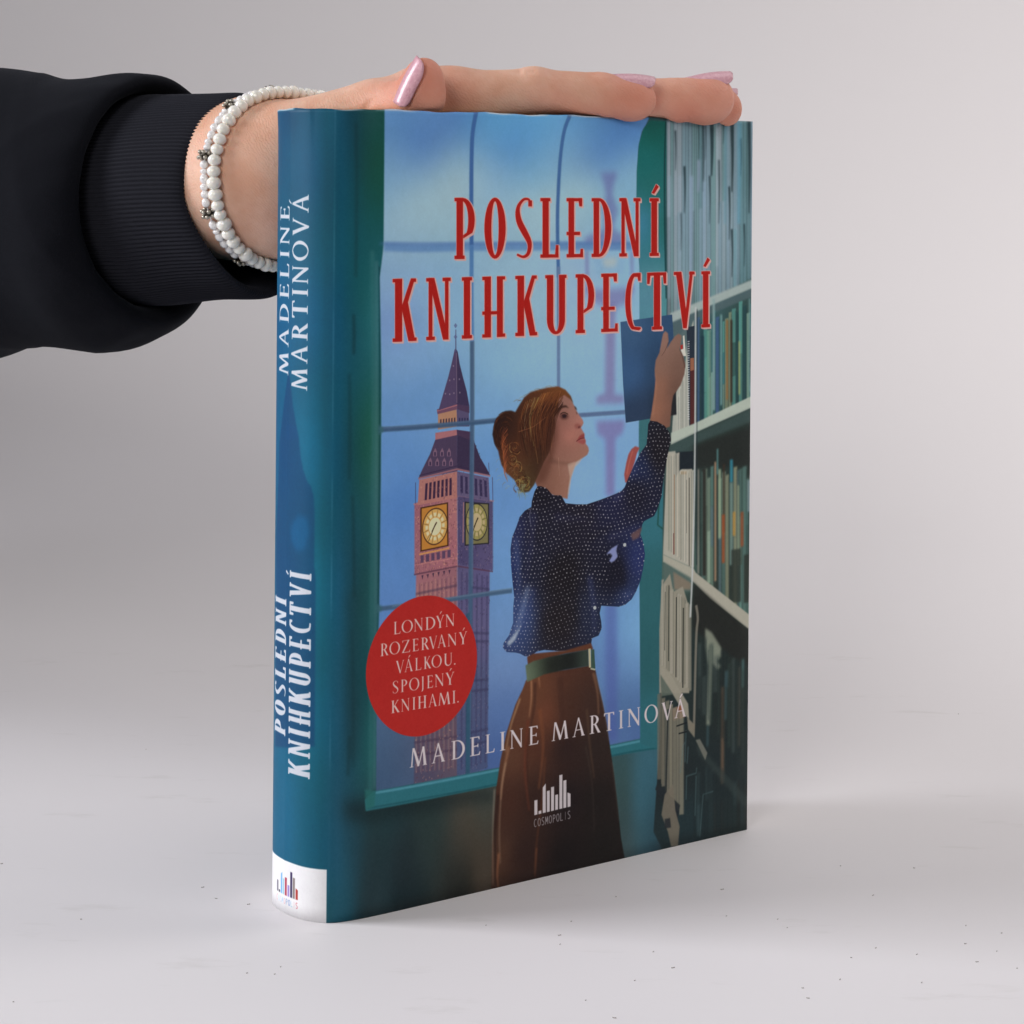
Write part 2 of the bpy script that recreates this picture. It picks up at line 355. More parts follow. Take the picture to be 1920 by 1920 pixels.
bar([(711, 1142), (760, 1136), (847, 1124), (884, 1118), (960, 1108)], 8, (72, 100, 128)); bar([(735, 1137), (760, 1133), (847, 1121), (960, 1104)], 2.4, (120, 144, 164), .6)
for x, y in ((715, 806), (712, 1141)): fill([(x - 6, y - 9), (x + 4, y - 4), (x + 4, y + 4), (x - 6, y + 10)], (62, 106, 116), .8, 2)
# bottom rail and right stile of the window
fill([(700, 1484), (790, 1468), (930, 1441), (1142, 1398), (1202, 1386), (1232, 1380), (1234, 1404), (1150, 1418), (930, 1474), (790, 1502), (686, 1521), (684, 1500)], (48, 112, 122), 1, 1)
line([(704, 1487), (790, 1472), (930, 1445), (1142, 1402), (1200, 1390)], 4, (92, 158, 176), alpha=.8, soft=1)
line([(688, 1516), (790, 1498), (930, 1471), (1150, 1417), (1232, 1403)], 3, (32, 84, 92), alpha=.8, soft=1)
fill([(684, 1480), (704, 1484), (702, 1512), (686, 1520)], (44, 108, 104), .8, 2)
stile = field([(1225, 250, 24, 96, 88), (1215, 300, 30, 110, 108), (1230, 350, 40, 112, 110), (1210, 420, 70, 138, 168), (1235, 420, 40, 110, 104), (1225, 560, 96, 146, 170), (1240, 560, 84, 150, 150), (1225, 800, 64, 116, 122), (1225, 960, 58, 118, 130), (1225, 1100, 50, 104, 110), (1220, 1250, 46, 98, 104), (1215, 1350, 50, 108, 118)])
fill([(1219, 226), (1250, 228), (1249, 300), (1247, 420), (1250, 560), (1246, 800), (1244, 1000), (1238, 1200), (1233, 1404), (1200, 1395), (1200, 1200), (1197, 900), (1199, 640), (1199, 500), (1193, 420), (1194, 320), (1198, 270), (1206, 242)], stile, 1, 1)
line([(1248, 228), (1246, 300), (1246, 420), (1249, 560)], 3.4, (20, 56, 58), alpha=.9, soft=1)
line([(1237, 905), (1233, 985), (1244, 993)], 3, (30, 74, 62), alpha=.9, soft=1, smooth=False)

# --- bookcase
dark = field([(1270, 240, 90, 120, 128), (1300, 400, 130, 158, 172), (1400, 300, 70, 96, 98), (1350, 430, 122, 150, 160), (1290, 520, 130, 160, 168), (1280, 620, 96, 116, 118), (1330, 640, 50, 88, 92), (1390, 620, 48, 74, 70), (1340, 820, 46, 58, 54), (1390, 850, 40, 50, 46), (1270, 850, 60, 80, 78), (1340, 960, 44, 60, 56), (1270, 1060, 80, 108, 100), (1340, 1140, 40, 48, 44), (1390, 1120, 44, 54, 48), (1290, 1250, 38, 50, 50), (1380, 1300, 36, 44, 42), (1260, 1450, 36, 44, 46), (1340, 1450, 36, 46, 48), (1290, 1540, 40, 56, 60), (1390, 1540, 42, 54, 54)])
fill([(1249, 205), (1420, 205), (1420, 1570), (1245, 1600), (1225, 1560), (1236, 1400), (1242, 1000), (1248, 700), (1252, 560)], dark, 1, 1)
rb = random.Random(11)
def books(xa, xb, top, bot, pal, w=(3, 8), a=.9, soft=1.2, jag=18, seg=1):
    """spines of books seen at a slant; top and bot give the y of the row at any x"""
    x = xa
    while x < xb:
        ww = rb.uniform(*w); c = rb.choice(pal); t0 = top(x) + rb.uniform(0, jag); b0 = bot(x)
        n = rb.randint(1, seg)
        ys = [t0 + (b0 - t0) * k / n for k in range(n + 1)]
        for k in range(n):
            cc = c if k == 0 else tuple(np.clip(np.array(c) * rb.uniform(.6, 1.25), 0, 255))
            if n > 1 and rb.random() < .25: cc = rb.choice(pal)
            fill([(x, ys[k]), (x + ww, ys[k] - ww * .3), (x + ww, ys[k + 1] - 1), (x, ys[k + 1])], cc, a * rb.uniform(.65, 1), soft)
        line([(x + ww * .9, t0 + 3), (x + ww * .9, b0)], 1.1, (20, 36, 38), alpha=.5, soft=1)
        x += ww * rb.uniform(.85, 1.1)
PALE = [(150, 176, 192), (166, 186, 196), (140, 170, 184), (128, 166, 168), (174, 186, 196), (110, 150, 158), (158, 180, 200)]
books(1251, 1410, lambda x: 205, lambda x: 598 - (x - 1260) * .52, PALE, (4, 10), .75, 2.2, 10, 2)
for x, y0, y1, w in ((1266, 245, 320, 4), (1283, 312, 400, 6), (1322, 225, 300, 3), (1334, 226, 330, 11), (1330, 330, 420, 4), (1356, 226, 270, 4), (1372, 225, 360, 10), (1367, 350, 450, 5), (1404, 226, 400, 8), (1318, 226, 360, 5), (1347, 300, 420, 6), (1388, 260, 330, 6), (1276, 400, 470, 4), (1372, 430, 520, 6), (1309, 226, 300, 2.4), (1395, 420, 500, 4)):
    line([(x, y0), (x + 1, (y0 + y1) / 2), (x, y1)], w, (34, 52, 58), w * .3, alpha=.85, soft=2.4)
for x, y0, y1, w, c in ((1360, 230, 420, 8, (118, 164, 182)), (1386, 228, 420, 12, (110, 168, 190)), (1345, 240, 500, 6, (176, 196, 204)), (1296, 330, 540, 10, (152, 176, 200)), (1320, 340, 560, 8, (150, 178, 200)), (1310, 300, 360, 8, (150, 164, 190)), (1274, 330, 560, 8, (156, 178, 192)), (1378, 430, 540, 9, (120, 166, 176)), (1255, 330, 560, 6, (150, 180, 196))):
    line([(x, y0), (x, (y0 + y1) / 2), (x - 1, y1)], w, c, w * .7, alpha=.7, soft=3)
# first shelf
fill([(1256, 588), (1310, 566), (1411, 524), (1411, 541), (1312, 582), (1258, 606)], (176, 192, 188), .95, 2)
fill([(1259, 606), (1312, 583), (1411, 541), (1411, 556), (1300, 602), (1262, 640)], (84, 106, 110), .9, 2)
TEAL = [(84, 150, 140), (96, 160, 150), (66, 124, 128), (120, 160, 150), (48, 92, 96), (40, 74, 80), (100, 140, 160), (132, 166, 150), (150, 162, 130), (70, 100, 140)]
sh2 = lambda x: 813 - (x - 1300) * .60
books(1306, 1411, lambda x: 596 - (x - 1300) * .45, sh2, TEAL, (3, 8), .9, 1.4, 40, 3)
for x, y0, y1, w, c in ((1363, 600, 750, 5, (150, 104, 60)), (1371, 600, 755, 6, (54, 42, 34)), (1352, 590, 760, 5, (130, 170, 168)), (1386, 640, 740, 4, (176, 180, 110)), (1338, 560, 770, 6, (150, 180, 180)), (1327, 620, 780, 5, (110, 170, 148)), (1317, 630, 790, 8, (36, 60, 72)), (1405, 560, 735, 4, (120, 160, 158)), (1408, 680, 735, 5, (48, 36, 30))):
    line([(x, y0), (x, (y0 + y1) / 2), (x, y1)], w, c, w, alpha=.85, soft=1.6)
# near stack on second shelf, pale with a spiral bound book
CREAM = [(196, 198, 186), (206, 206, 194), (186, 190, 178), (214, 210, 196), (176, 178, 166)]
fill([(1264, 745), (1284, 690), (1288, 640), (1300, 600), (1304, 812), (1258, 834)], (190, 194, 182), .95, 1)
books(1268, 1300, lambda x: 735 - (x - 1268) * 3, lambda x: 834 - (x - 1255) * .55, CREAM, (2.5, 5), .95, .8, 8)
fill([(1287, 618), (1291, 613), (1303, 611), (1302, 796), (1292, 800), (1290, 700)], (44, 54, 66)); fill([(1294, 690), (1302, 688), (1302, 794), (1294, 798)], (84, 46, 46)); fill([(1294, 672), (1301, 671), (1301, 694), (1294, 696)], (156, 104, 80))
for k in range(34): fill([(1289, 640 + k * 4.4), (1292.5, 639.6 + k * 4.4), (1292.5, 641.4 + k * 4.4), (1289, 641.8 + k * 4.4)], (214, 216, 216), .9)
fill([(1275, 648), (1280, 646), (1280, 655), (1276, 656)], (176, 52, 48)); fill([(1280, 630), (1283, 629), (1286, 668), (1278, 668), (1276, 656), (1281, 654)], (222, 220, 208))
# second shelf
fill([(1258, 812), (1300, 795), (1411, 742), (1411, 764), (1303, 812), (1258, 834)], (190, 202, 188), .97, 1.2)
fill([(1258, 834), (1303, 813), (1411, 765), (1411, 790), (1303, 832), (1254, 862)], (66, 86, 84), .8, 3)
fill([(1300, 836), (1411, 800), (1411, 872), (1300, 880)], (40, 44, 42), .85, 5)
# third row
sh3 = lambda x: 1076 + (x - 1304) * .90
books(1312, 1410, lambda x: 872, sh3, [(96, 132, 124), (120, 148, 130), (140, 160, 140), (70, 98, 96), (48, 60, 56), (112, 140, 146), (156, 160, 132), (60, 70, 64)], (3, 8), .85, 2, 34, 3)
for x, y0, y1, w, c in ((1320, 880, 1080, 9, (46, 42, 38)), (1341, 866, 1090, 5, (180, 146, 116)), (1345, 842, 890, 4, (96, 150, 150)), (1349, 880, 1010, 7, (160, 180, 150)), (1357, 870, 1000, 5, (66, 52, 42)), (1356, 965, 1056, 8, (160, 84, 50)), (1371, 862, 905, 8, (60, 140, 160)), (1371, 905, 1060, 9, (122, 150, 142)), (1376, 960, 1005, 7, (190, 146, 74)), (1391, 960, 1025, 8, (150, 84, 54)), (1384, 910, 1060, 5, (150, 160, 130)), (1403, 900, 960, 6, (130, 150, 154)), (1380, 1030, 1130, 26, (52, 60, 54)), (1400, 1040, 1130, 16, (46, 52, 46)), (1309, 880, 1076, 3, (176, 164, 150))):
    line([(x, y0), (x, (y0 + y1) / 2), (x, y1)], w, c, w, alpha=.85, soft=2)
fill([(1250, 848), (1266, 846), (1268, 895), (1272, 885), (1280, 878), (1297, 876), (1300, 1066), (1243, 1040)], (186, 184, 170), .97, 1)
fill([(1268, 848), (1300, 846), (1300, 880), (1276, 880), (1268, 892)], (34, 42, 48), 1, 1)
fill([(1276, 884), (1287, 884), (1287, 890), (1276, 890)], (176, 140, 92), .9)
books(1250, 1298, lambda x: 880 if x > 1268 else 850, lambda x: 1030 + (x - 1245) * .66, [(190, 188, 172), (198, 194, 178), (180, 178, 162), (204, 200, 184)], (3, 6), .9, .7, 4)
for x, y0, y1, w, c in ((1264, 890, 1040, 1.6, (150, 110, 76)), (1263, 1000, 1040, 2.4, (110, 56, 54)), (1292, 896, 1062, 2, (64, 62, 56)), (1287, 900, 1000, 1, (90, 90, 80)), (1276, 890, 1050, 1.2, (120, 120, 104)), (1254, 900, 1030, 1, (130, 140, 120))):
    line([(x, y0), (x, y1)], w, c, alpha=.9, smooth=False)
fill([(1243, 1040), (1300, 1066), (1304, 1074), (1411, 1160), (1411, 1188), (1330, 1122), (1298, 1090), (1243, 1054)], (182, 180, 164), .98, 1)
fill([(1244, 1054), (1296, 1084), (1296, 1110), (1244, 1108)], (90, 110, 104), .9, 2); fill([(1262, 1072), (1296, 1094), (1294, 1106), (1264, 1106)], (146, 130, 112), .8, 2)
fill([(1299, 1092), (1411, 1192), (1411, 1260), (1299, 1180)], (38, 40, 38), .85, 4)
# fourth row
fill([(1240, 1100), (1256, 1076), (1262, 1110), (1280, 1100), (1292, 1140), (1292, 1300), (1236, 1300), (1236, 1180)], (160, 156, 140), .95, 1)
books(1240, 1292, lambda x: 1085 + (x - 1240) * .9, lambda x: 1250 + (x - 1240) * .9, [(168, 164, 148), (156, 152, 136), (176, 172, 156), (140, 138, 122)], (4, 8), .95, .8, 10)
for x, y0, y1, w in ((1254, 1098, 1240, 2), (1268, 1120, 1270, 2.4), (1281, 1140, 1290, 3), (1247, 1110, 1220, 1.2)): line([(x, y0), (x - 1, y1)], w, (48, 50, 46), alpha=.9, smooth=False)
line([(1304, 576), (1303, 800), (1301, 960), (1298, 1070), (1294, 1158)], 4.2, (198, 204, 202), alpha=.95, soft=.6); line([(1307, 580), (1306, 1060)], 2, (40, 50, 56), alpha=.8, soft=1)
line([(1305, 1135), (1308, 1160), (1305, 1200), (1301, 1360)], 6, (130, 126, 114), alpha=.9, soft=1)
fill([(1322, 1178), (1334, 1186), (1352, 1215), (1352, 1232), (1344, 1240), (1352, 1250), (1345, 1256), (1336, 1244), (1331, 1360), (1324, 1360), (1328, 1250), (1322, 1215)], (150, 158, 140), .85, 3)
for x, y0, y1, w, c in ((1362, 1258, 1290, 8, (88, 130, 140)), (1355, 1288, 1470, 8, (120, 96, 76)), (1361, 1290, 1350, 5, (92, 130, 134)), (1393, 1236, 1290, 7, (80, 118, 118)), (1386, 1250, 1400, 7, (96, 88, 76)), (1327, 1360, 1400, 4, (70, 100, 106))):
    line([(x, y0), (x - 1, y1)], w, c, alpha=.8, soft=3, smooth=False)
books(1308, 1408, lambda x: 1190 + (x - 1308) * .55, lambda x: 1330 + (x - 1308) * 1.3, [(52, 66, 62), (40, 52, 52), (66, 82, 76), (48, 44, 40), (74, 86, 84), (38, 46, 46)], (4, 9), .55, 3, 30, 2)
books(1300, 1408, lambda x: 1430 + (x - 1300) * .2, lambda x: 1570 - (x - 1300) * .2, [(44, 58, 60), (36, 46, 48), (54, 72, 74), (46, 46, 44), (60, 78, 80)], (5, 11), .5, 3, 24, 2)
fill([(1306, 1395), (1404, 1500), (1404, 1524), (1308, 1412)], (62, 74, 72), .5, 4)
# lower shelf boards and foreground books
fill([(1238, 1246), (1255, 1262), (1290, 1320), (1292, 1350), (1284, 1340), (1238, 1264)], (162, 158, 142), .95, 1)
fill([(1288, 1345), (1303, 1360), (1302, 1384), (1290, 1368)], (140, 134, 118), .9, 1); fill([(1304, 1388), (1312, 1386), (1326, 1412), (1322, 1426)], (120, 122, 112), .9, 1)
fill([(1238, 1265), (1262, 1302), (1240, 1306)], (96, 108, 98), .9, 1); fill([(1260, 1330), (1278, 1322), (1284, 1345), (1262, 1352)], (156, 96, 70), .9, 1.4)
books(1232, 1276, lambda x: 1302 + (x - 1232) * .8, lambda x: 1462 + (x - 1232) * 1.6, [(134, 130, 114), (146, 142, 124), (120, 116, 102)], (5, 9), .97, .8, 4)
line([(1252, 1330), (1248, 1500)], 4, (38, 44, 46), alpha=.95, soft=1, smooth=False); line([(1238, 1310), (1240, 1470)], 1.5, (110, 106, 92), alpha=.9, smooth=False)
fill([(1232, 1470), (1275, 1510), (1262, 1580), (1240, 1500), (1228, 1480)], (38, 44, 48), .9, 1)
fill([(1246, 1490), (1262, 1470), (1266, 1520), (1274, 1550), (1271, 1586), (1258, 1588), (1252, 1560), (1240, 1528)], (124, 118, 104), .9, 1.4); fill([(1246, 1536), (1256, 1534), (1258, 1552), (1246, 1554)], (44, 48, 52), .9, 1)
for pts in ([(1284, 1392), (1280, 1400), (1278, 1430), (1275, 1450)], [(1286, 1456), (1305, 1450), (1306, 1440)], [(1287, 1456), (1286, 1500)], [(1305, 1455), (1303, 1530)], [(1337, 1484), (1318, 1490), (1314, 1540), (1312, 1570)], [(1286, 1370), (1284, 1430)], [(1290, 1400), (1288, 1432)]):
    line(pts, 1.8, (92, 122, 124), alpha=.7, soft=.8, smooth=False)
for pts in ([(1268, 1362), (1288, 1355)], [(1272, 1376), (1288, 1372)]): line(pts, 3, (30, 34, 36), alpha=.9, smooth=False)

# --- woman reaching for a book
SK = field([(1050, 755, 150, 112, 100), (1070, 770, 170, 128, 112), (1055, 780, 116, 76, 66), (1075, 790, 178, 124, 112), (1088, 790, 196, 132, 118), (1050, 800, 160, 104, 92), (1070, 815, 188, 122, 108), (1090, 845, 160, 116, 100), (1045, 830, 140, 96, 82), (1060, 850, 152, 108, 94), (1020, 880, 110, 74, 62), (1040, 890, 148, 104, 86), (1066, 880, 168, 128, 112), (1060, 920, 160, 116, 98), (1020, 910, 132, 92, 76)], power=3)
fill([(1045, 737), (1057, 735), (1067, 744), (1076, 760), (1081, 771), (1086, 779), (1092, 787), (1094, 793), (1092, 798), (1089, 802), (1092, 808), (1096, 814), (1095, 820), (1098, 826), (1098, 832), (1103, 839), (1104, 846), (1101, 853), (1091, 860), (1080, 868), (1075, 880), (1070, 896), (1066, 915), (1064, 936), (1040, 930), (1008, 915), (1000, 895), (1008, 870), (1018, 840), (1028, 800), (1034, 760)], SK, 1, .6)
fill([(1064, 870), (1080, 866), (1092, 859), (1086, 868), (1078, 876), (1071, 896), (1067, 925), (1064, 930), (1068, 895)], (206, 178, 160), .7, 1.4)
fill([(1028, 868), (1066, 872), (1090, 858), (1070, 868), (1050, 866), (1030, 858)], (104, 72, 60), .5, 3)
fill([(1045, 768), (1052, 761), (1061, 760), (1067, 766), (1060, 764), (1052, 766), (1047, 772)], (66, 42, 36), .95, .8)
fill([(1048, 780), (1054, 775), (1062, 776), (1067, 781), (1062, 787), (1053, 787)], (92, 56, 50), .75, 2); fill([(1053, 779), (1058, 776.5), (1063, 779), (1060, 784), (1055, 784)], (44, 30, 34), .95, .8); line([(1050, 777), (1057, 773.5), (1065, 777)], 1.6, (50, 30, 28), alpha=.9)
fill([(1076, 761), (1080, 764), (1082, 770), (1078, 767)], (60, 42, 38), .9, .6); fill([(1079, 771), (1083, 776), (1081, 777)], (60, 42, 38), .8, .6)
fill([(1076, 797), (1082, 794), (1089, 796), (1088, 802), (1079, 805)], (140, 78, 72), .6, 1.6); fill([(1084, 800), (1089, 799), (1087, 803), (1083, 803)], (88, 42, 42), .9, .6)
fill([(1080, 828), (1087, 817), (1094, 813), (1096, 818), (1095, 822), (1087, 825)], (146, 66, 66), .9, .8); fill([(1081, 828), (1090, 825), (1097, 824), (1098, 829), (1094, 834), (1086, 831)], (160, 80, 80), .85, .9); line([(1080, 828), (1088, 823), (1096, 821.5)], 1.3, (96, 32, 40), alpha=.9)
fill([(1060, 810), (1080, 806), (1080, 820), (1066, 830), (1056, 822)], (196, 132, 116), .3, 6)
HAIR = field([(1050, 730, 128, 78, 42), (1030, 738, 112, 66, 38), (1000, 745, 92, 56, 36), (990, 770, 72, 42, 30), (1015, 780, 66, 36, 27), (1038, 800, 62, 36, 30), (1010, 820, 52, 30, 25), (940, 790, 40, 27, 25), (935, 820, 42, 27, 25), (950, 850, 92, 50, 34), (980, 850, 78, 48, 33), (960, 880, 118, 72, 46), (985, 890, 88, 68, 42), (1005, 880, 56, 36, 28), (985, 915, 84, 72, 46)])
hair_poly = [(1047, 725), (1060, 731), (1070, 743), (1075, 757), (1068, 748), (1058, 741), (1049, 746), (1046, 758), (1047, 772), (1040, 782), (1041, 800), (1038, 815), (1034, 832), (1029, 850), (1020, 866), (1013, 882), (1006, 898), (1001, 910), (992, 922), (984, 924), (976, 922), (970, 912), (964, 900), (957, 894), (948, 886), (940, 872), (936, 856), (934, 846), (927, 832), (923, 815), (925, 800), (930, 785), (940, 775), (948, 771), (958, 770), (966, 773), (974, 759), (983, 745), (994, 736), (1010, 731), (1028, 727)]
fill(hair_poly, HAIR, 1, .8)
# the side of the face and neck lie in the hair's soft shade
fill([(1036, 780), (1046, 790), (1046, 820), (1040, 850), (1030, 880), (1020, 905), (1004, 908), (1010, 880), (1026, 850)], (92, 56, 44), .55, 6)
rh = random.Random(5)
def strand(p0, p1, bow, w, c, a):
    mx_, my_ = (p0[0] + p1[0]) / 2, (p0[1] + p1[1]) / 2; dx_, dy_ = p1[0] - p0[0], p1[1] - p0[1]
    line([p0, (mx_ - dy_ * bow, my_ + dx_ * bow), p1], w, c, w * .4, alpha=a)
DK = [(44, 26, 22), (56, 32, 25), (36, 22, 20)]; MD = [(96, 54, 34), (118, 66, 38), (82, 46, 32)]; HI = [(168, 104, 56), (188, 130, 70), (150, 88, 46)]; GO = [(206, 190, 118), (190, 172, 96), (214, 204, 150)]
for i in range(360):      # crown, combed back from the brow to the nape
    t = rh.random(); a = rh.random()
    p0 = (1056 - 74 * t, 731 + 24 * t * t + a * 34 * (1 - .3 * t)); p1 = (1022 - 46 * t + rh.uniform(-6, 6), 858 + rh.uniform(-26, 18) - 8 * t)
    pal = HI if a < .09 else (MD if a < .5 else DK + MD[:1])
    if t > .55 and a < .3 and rh.random() < .25: pal = GO
    strand(p0, (p0[0] + (p1[0] - p0[0]) * rh.uniform(.5, 1), p0[1] + (p1[1] - p0[1]) * rh.uniform(.5, 1)), rh.uniform(.05, .16), rh.uniform(.6, 1.5), rh.choice(pal), rh.uniform(.3, .8))
for i in range(120):      # bun
    a0 = rh.uniform(1.5, 5.0); r1 = rh.uniform(.35, 1.0); cx_, cy_ = 950, 812
    p0 = (cx_ + 26 * r1 * math.cos(a0), cy_ + 42 * r1 * math.sin(a0)); p1 = (cx_ + 24 * r1 * math.cos(a0 + .7), cy_ + 40 * r1 * math.sin(a0 + .7))
    strand(p0, p1, -.12, rh.uniform(.8, 1.8), rh.choice(DK + DK + MD), rh.uniform(.4, .8))
for i in range(40):
    y = 800 + i * 2.0; strand((948 + rh.uniform(-4, 5), y), (940 + i * .28 + rh.uniform(-3, 3), y + 26), .12, 1.4, rh.choice([(160, 84, 50), (184, 106, 64), (120, 62, 42)]), .6)
for i in range(170):      # loose curls at the nape, lit from the window
    cx_, cy_ = rh.choice([(962, 862), (970, 880), (978, 896), (966, 838), (984, 906), (974, 912)]); a0 = rh.uniform(0, 6.28); r_ = rh.uniform(2, 12)
    c = rh.choice(GO[:2] + HI + MD + DK + [(150, 140, 84)])
    line([(cx_ + r_ * math.cos(a0), cy_ + r_ * math.sin(a0) * 1.2), (cx_ + r_ * math.cos(a0 + .6) + rh.uniform(-2, 2), cy_ + r_ * 1.2 * math.sin(a0 + .6)), (cx_ + r_ * .8 * math.cos(a0 + 1.2), cy_ + r_ * math.sin(a0 + 1.2))], rh.uniform(.7, 1.9), c, .4, alpha=rh.uniform(.4, .8))
for i in range(34):       # fly-away hairs outside the outline
    t = rh.random(); p0 = (1050 - 78 * t, 728 + 26 * t * t); strand(p0, (p0[0] - rh.uniform(6, 16), p0[1] - rh.uniform(0, 5) + 5 * t), .2, .8, rh.choice(HI + MD), .35)
for i in range(22):
    p0 = (938 + rh.uniform(-6, 30), 870 + rh.uniform(-10, 46)); strand(p0, (p0[0] - rh.uniform(2, 8), p0[1] + rh.uniform(4, 12)), .2, .8, rh.choice(HI + GO), .4)
for i in range(16): strand((980 + rh.uniform(-4, 8), 908), (976 + rh.uniform(-10, 14), 932 + rh.uniform(-6, 8)), .1, 1.2, rh.choice([(120, 124, 84), (84, 80, 58), (150, 150, 110)]), .6)
line([(972, 810), (1000, 800), (1024, 782)], .9, (190, 120, 80), .5, alpha=.7)
line([(1047, 858), (1048, 880), (1049, 892)], .9, (200, 160, 130), .4, alpha=.7)

# the book in her hand
BKc = field([(1180, 610, 66, 98, 134), (1240, 605, 54, 84, 118), (1180, 700, 62, 96, 138), (1240, 680, 46, 72, 102), (1190, 780, 48, 66, 92), (1250, 760, 36, 46, 60)])
fill([(1163, 604), (1260, 590), (1263, 640), (1268, 777), (1173, 793), (1168, 720)], BKc, 1, .5)
fill([(1256, 720), (1267, 715), (1268, 778), (1256, 780)], (40, 40, 42), .9, 1)
# raised forearm and hand
ARM = field([(1245, 640, 158, 122, 110), (1262, 650, 138, 108, 94), (1240, 690, 142, 110, 96), (1270, 690, 120, 92, 80), (1236, 720, 160, 112, 90), (1265, 730, 104, 78, 68), (1235, 770, 168, 116, 92), (1250, 780, 116, 84, 72)])
fill([(1218, 792), (1222, 768), (1226, 740), (1229, 712), (1227, 695), (1229, 676), (1236, 662), (1240, 640), (1243, 626), (1247, 621), (1252, 625), (1253.5, 640), (1250, 654), (1257, 642), (1265, 631), (1272, 626), (1278, 630), (1276, 646), (1274, 655), (1281, 668), (1285, 684), (1283, 702), (1276, 722), (1268, 734), (1262, 742), (1259, 760), (1256, 800), (1240, 806)], ARM, 1, .6)
line([(1253, 642), (1247, 657), (1240, 668)], 1.4, (84, 60, 54), .7, alpha=.9); line([(1274, 655), (1279, 668), (1284, 690)], 2, (70, 50, 46), alpha=.7, soft=1)
line([(1228, 700), (1230, 730), (1224, 780)], 2.5, (196, 138, 110), alpha=.5, soft=1.5)
# her other hand
fill([(1172, 905), (1170, 890), (1174, 868), (1178, 852), (1184, 842), (1191, 837), (1199, 840), (1194, 850), (1190, 866), (1184, 885), (1176, 905)], (164, 84, 78), 1, .8); line([(1186, 846), (1180, 866), (1175, 890)], 2, (216, 132, 112), alpha=.6, soft=1)
# blouse
BL_ = field([(1010, 930, 30, 28, 38), (1080, 960, 34, 32, 44), (1000, 1000, 33, 32, 44), (968, 1000, 44, 50, 88), (964, 1060, 46, 60, 110), (985, 1060, 32, 32, 44), (1050, 1080, 30, 27, 32), (1150, 1080, 26, 26, 38), (1203, 1050, 44, 54, 100), (1190, 920, 30, 29, 42), (1235, 850, 30, 28, 34), (962, 1160, 60, 78, 124), (1050, 1160, 34, 30, 34), (1112, 1150, 38, 44, 66), (1150, 930, 36, 38, 66), (1180, 1124, 44, 56, 92), (1196, 880, 36, 46, 80)], power=4)
blouse = [(1219, 789), (1232, 791), (1246, 799), (1255, 811), (1258, 825), (1254, 842), (1250, 862), (1246, 884), (1243, 906), (1240, 932), (1232, 956), (1226, 968), (1214, 974), (1207, 978), (1204, 984), (1200, 1000), (1206, 1018), (1209, 1040), (1206, 1064), (1201, 1088), (1193, 1108), (1184, 1124), (1172, 1134), (1160, 1138), (1143, 1137), (1127, 1136), (1124, 1150), (1127, 1166), (1128, 1178), (1122, 1192), (1110, 1197), (1108, 1208), (1100, 1215), (1080, 1219), (1050, 1221), (1020, 1219), (1006, 1222), (996, 1230), (984, 1231), (975, 1226), (966, 1224), (950, 1223), (943, 1215), (944, 1206), (954, 1192), (962, 1168), (962, 1140), (964, 1120), (961, 1094), (958, 1060), (957, 1030), (960, 1008), (968, 988), (974, 970), (984, 958), (996, 951), (997, 940), (1002, 922), (1008, 912), (1015, 912), (1026, 917), (1036, 929), (1052, 929), (1060, 944), (1080, 946), (1100, 946), (1124, 938), (1140, 932), (1155, 926), (1165, 921), (1171, 914), (1178, 896), (1188, 874), (1200, 850), (1212, 834), (1214, 812), (1215, 796)]
fill(blouse, BL_, 1, .5)
bm_, bx0, by0 = cover_mask([tp(blouse)])
rd = random.Random(9)
for fx, fy, ex, ey, w, c, a in ((1000, 960, 985, 1090, 14, (60, 64, 108), .35), (966, 1010, 972, 1130, 10, (96, 116, 170), .4), (990, 1100, 960, 1200, 10, (150, 170, 206), .55), (1000, 1105, 976, 1180, 8, (70, 86, 140), .5), (1100, 1010, 1150, 985, 10, (28, 26, 34), .6), (1060, 1040, 1080, 1180, 40, (26, 24, 28), .35), (1105, 1080, 1114, 1190, 12, (62, 72, 116), .5), (1150, 935, 1170, 920, 12, (70, 74, 120), .4), (1140, 1010, 1200, 985, 8, (66, 70, 110), .4), (1170, 1118, 1190, 1110, 12, (80, 92, 140), .45), (1192, 870, 1180, 900, 6, (70, 84, 140), .6), (1150, 1050, 1170, 1100, 30, (24, 24, 34), .4), (1040, 970, 1100, 975, 16, (52, 54, 88), .3)):
    line([(fx, fy), ((fx + ex) / 2 + 3, (fy + ey) / 2), (ex, ey)], w, c, w * .4, alpha=a, soft=6)
fill([(972, 1180), (980, 1165), (966, 1200), (954, 1212), (950, 1206)], (176, 190, 204), .85, 1.6)
for i in range(50):
    for j in range(60):
        x = 938 + i * 6.7 + (j % 2) * 3.35 + rd.uniform(-1.0, 1.0); y = 785 + j * 7.6 + rd.uniform(-1.2, 1.2) - (i * 1.0)
        y += 5 * math.sin(x * .045) ; x += 4 * math.sin(y * .035)
        tx, ty = T(x, y); ix, iy = int(tx) - bx0, int(ty) - by0
        if 0 <= iy < bm_.shape[0] and 0 <= ix < bm_.shape[1] and bm_[iy, ix] > .9:
            r_ = rd.uniform(.85, 1.3); al = rd.uniform(.55, 1)
            if 1140 < x < 1195 and 1010 < y < 1110: al *= .4
            if y > 1090 and x > 1010: r_ *= .85
            fill([(x - r_, y), (x, y - r_ * 1.3), (x + r_, y), (x, y + r_ * 1.3)], (206, 204, 208), al, smooth=False)
fill([(1136, 1040), (1147, 1028), (1158, 1022), (1155, 1032), (1158, 1044), (1152, 1052), (1146, 1055), (1142, 1052), (1148, 1042), (1144, 1038)], (146, 156, 204), .95, .7)
fill([(1182, 1002), (1204, 988), (1198, 1008), (1186, 1014)], (110, 84, 84), .9, 1.5)
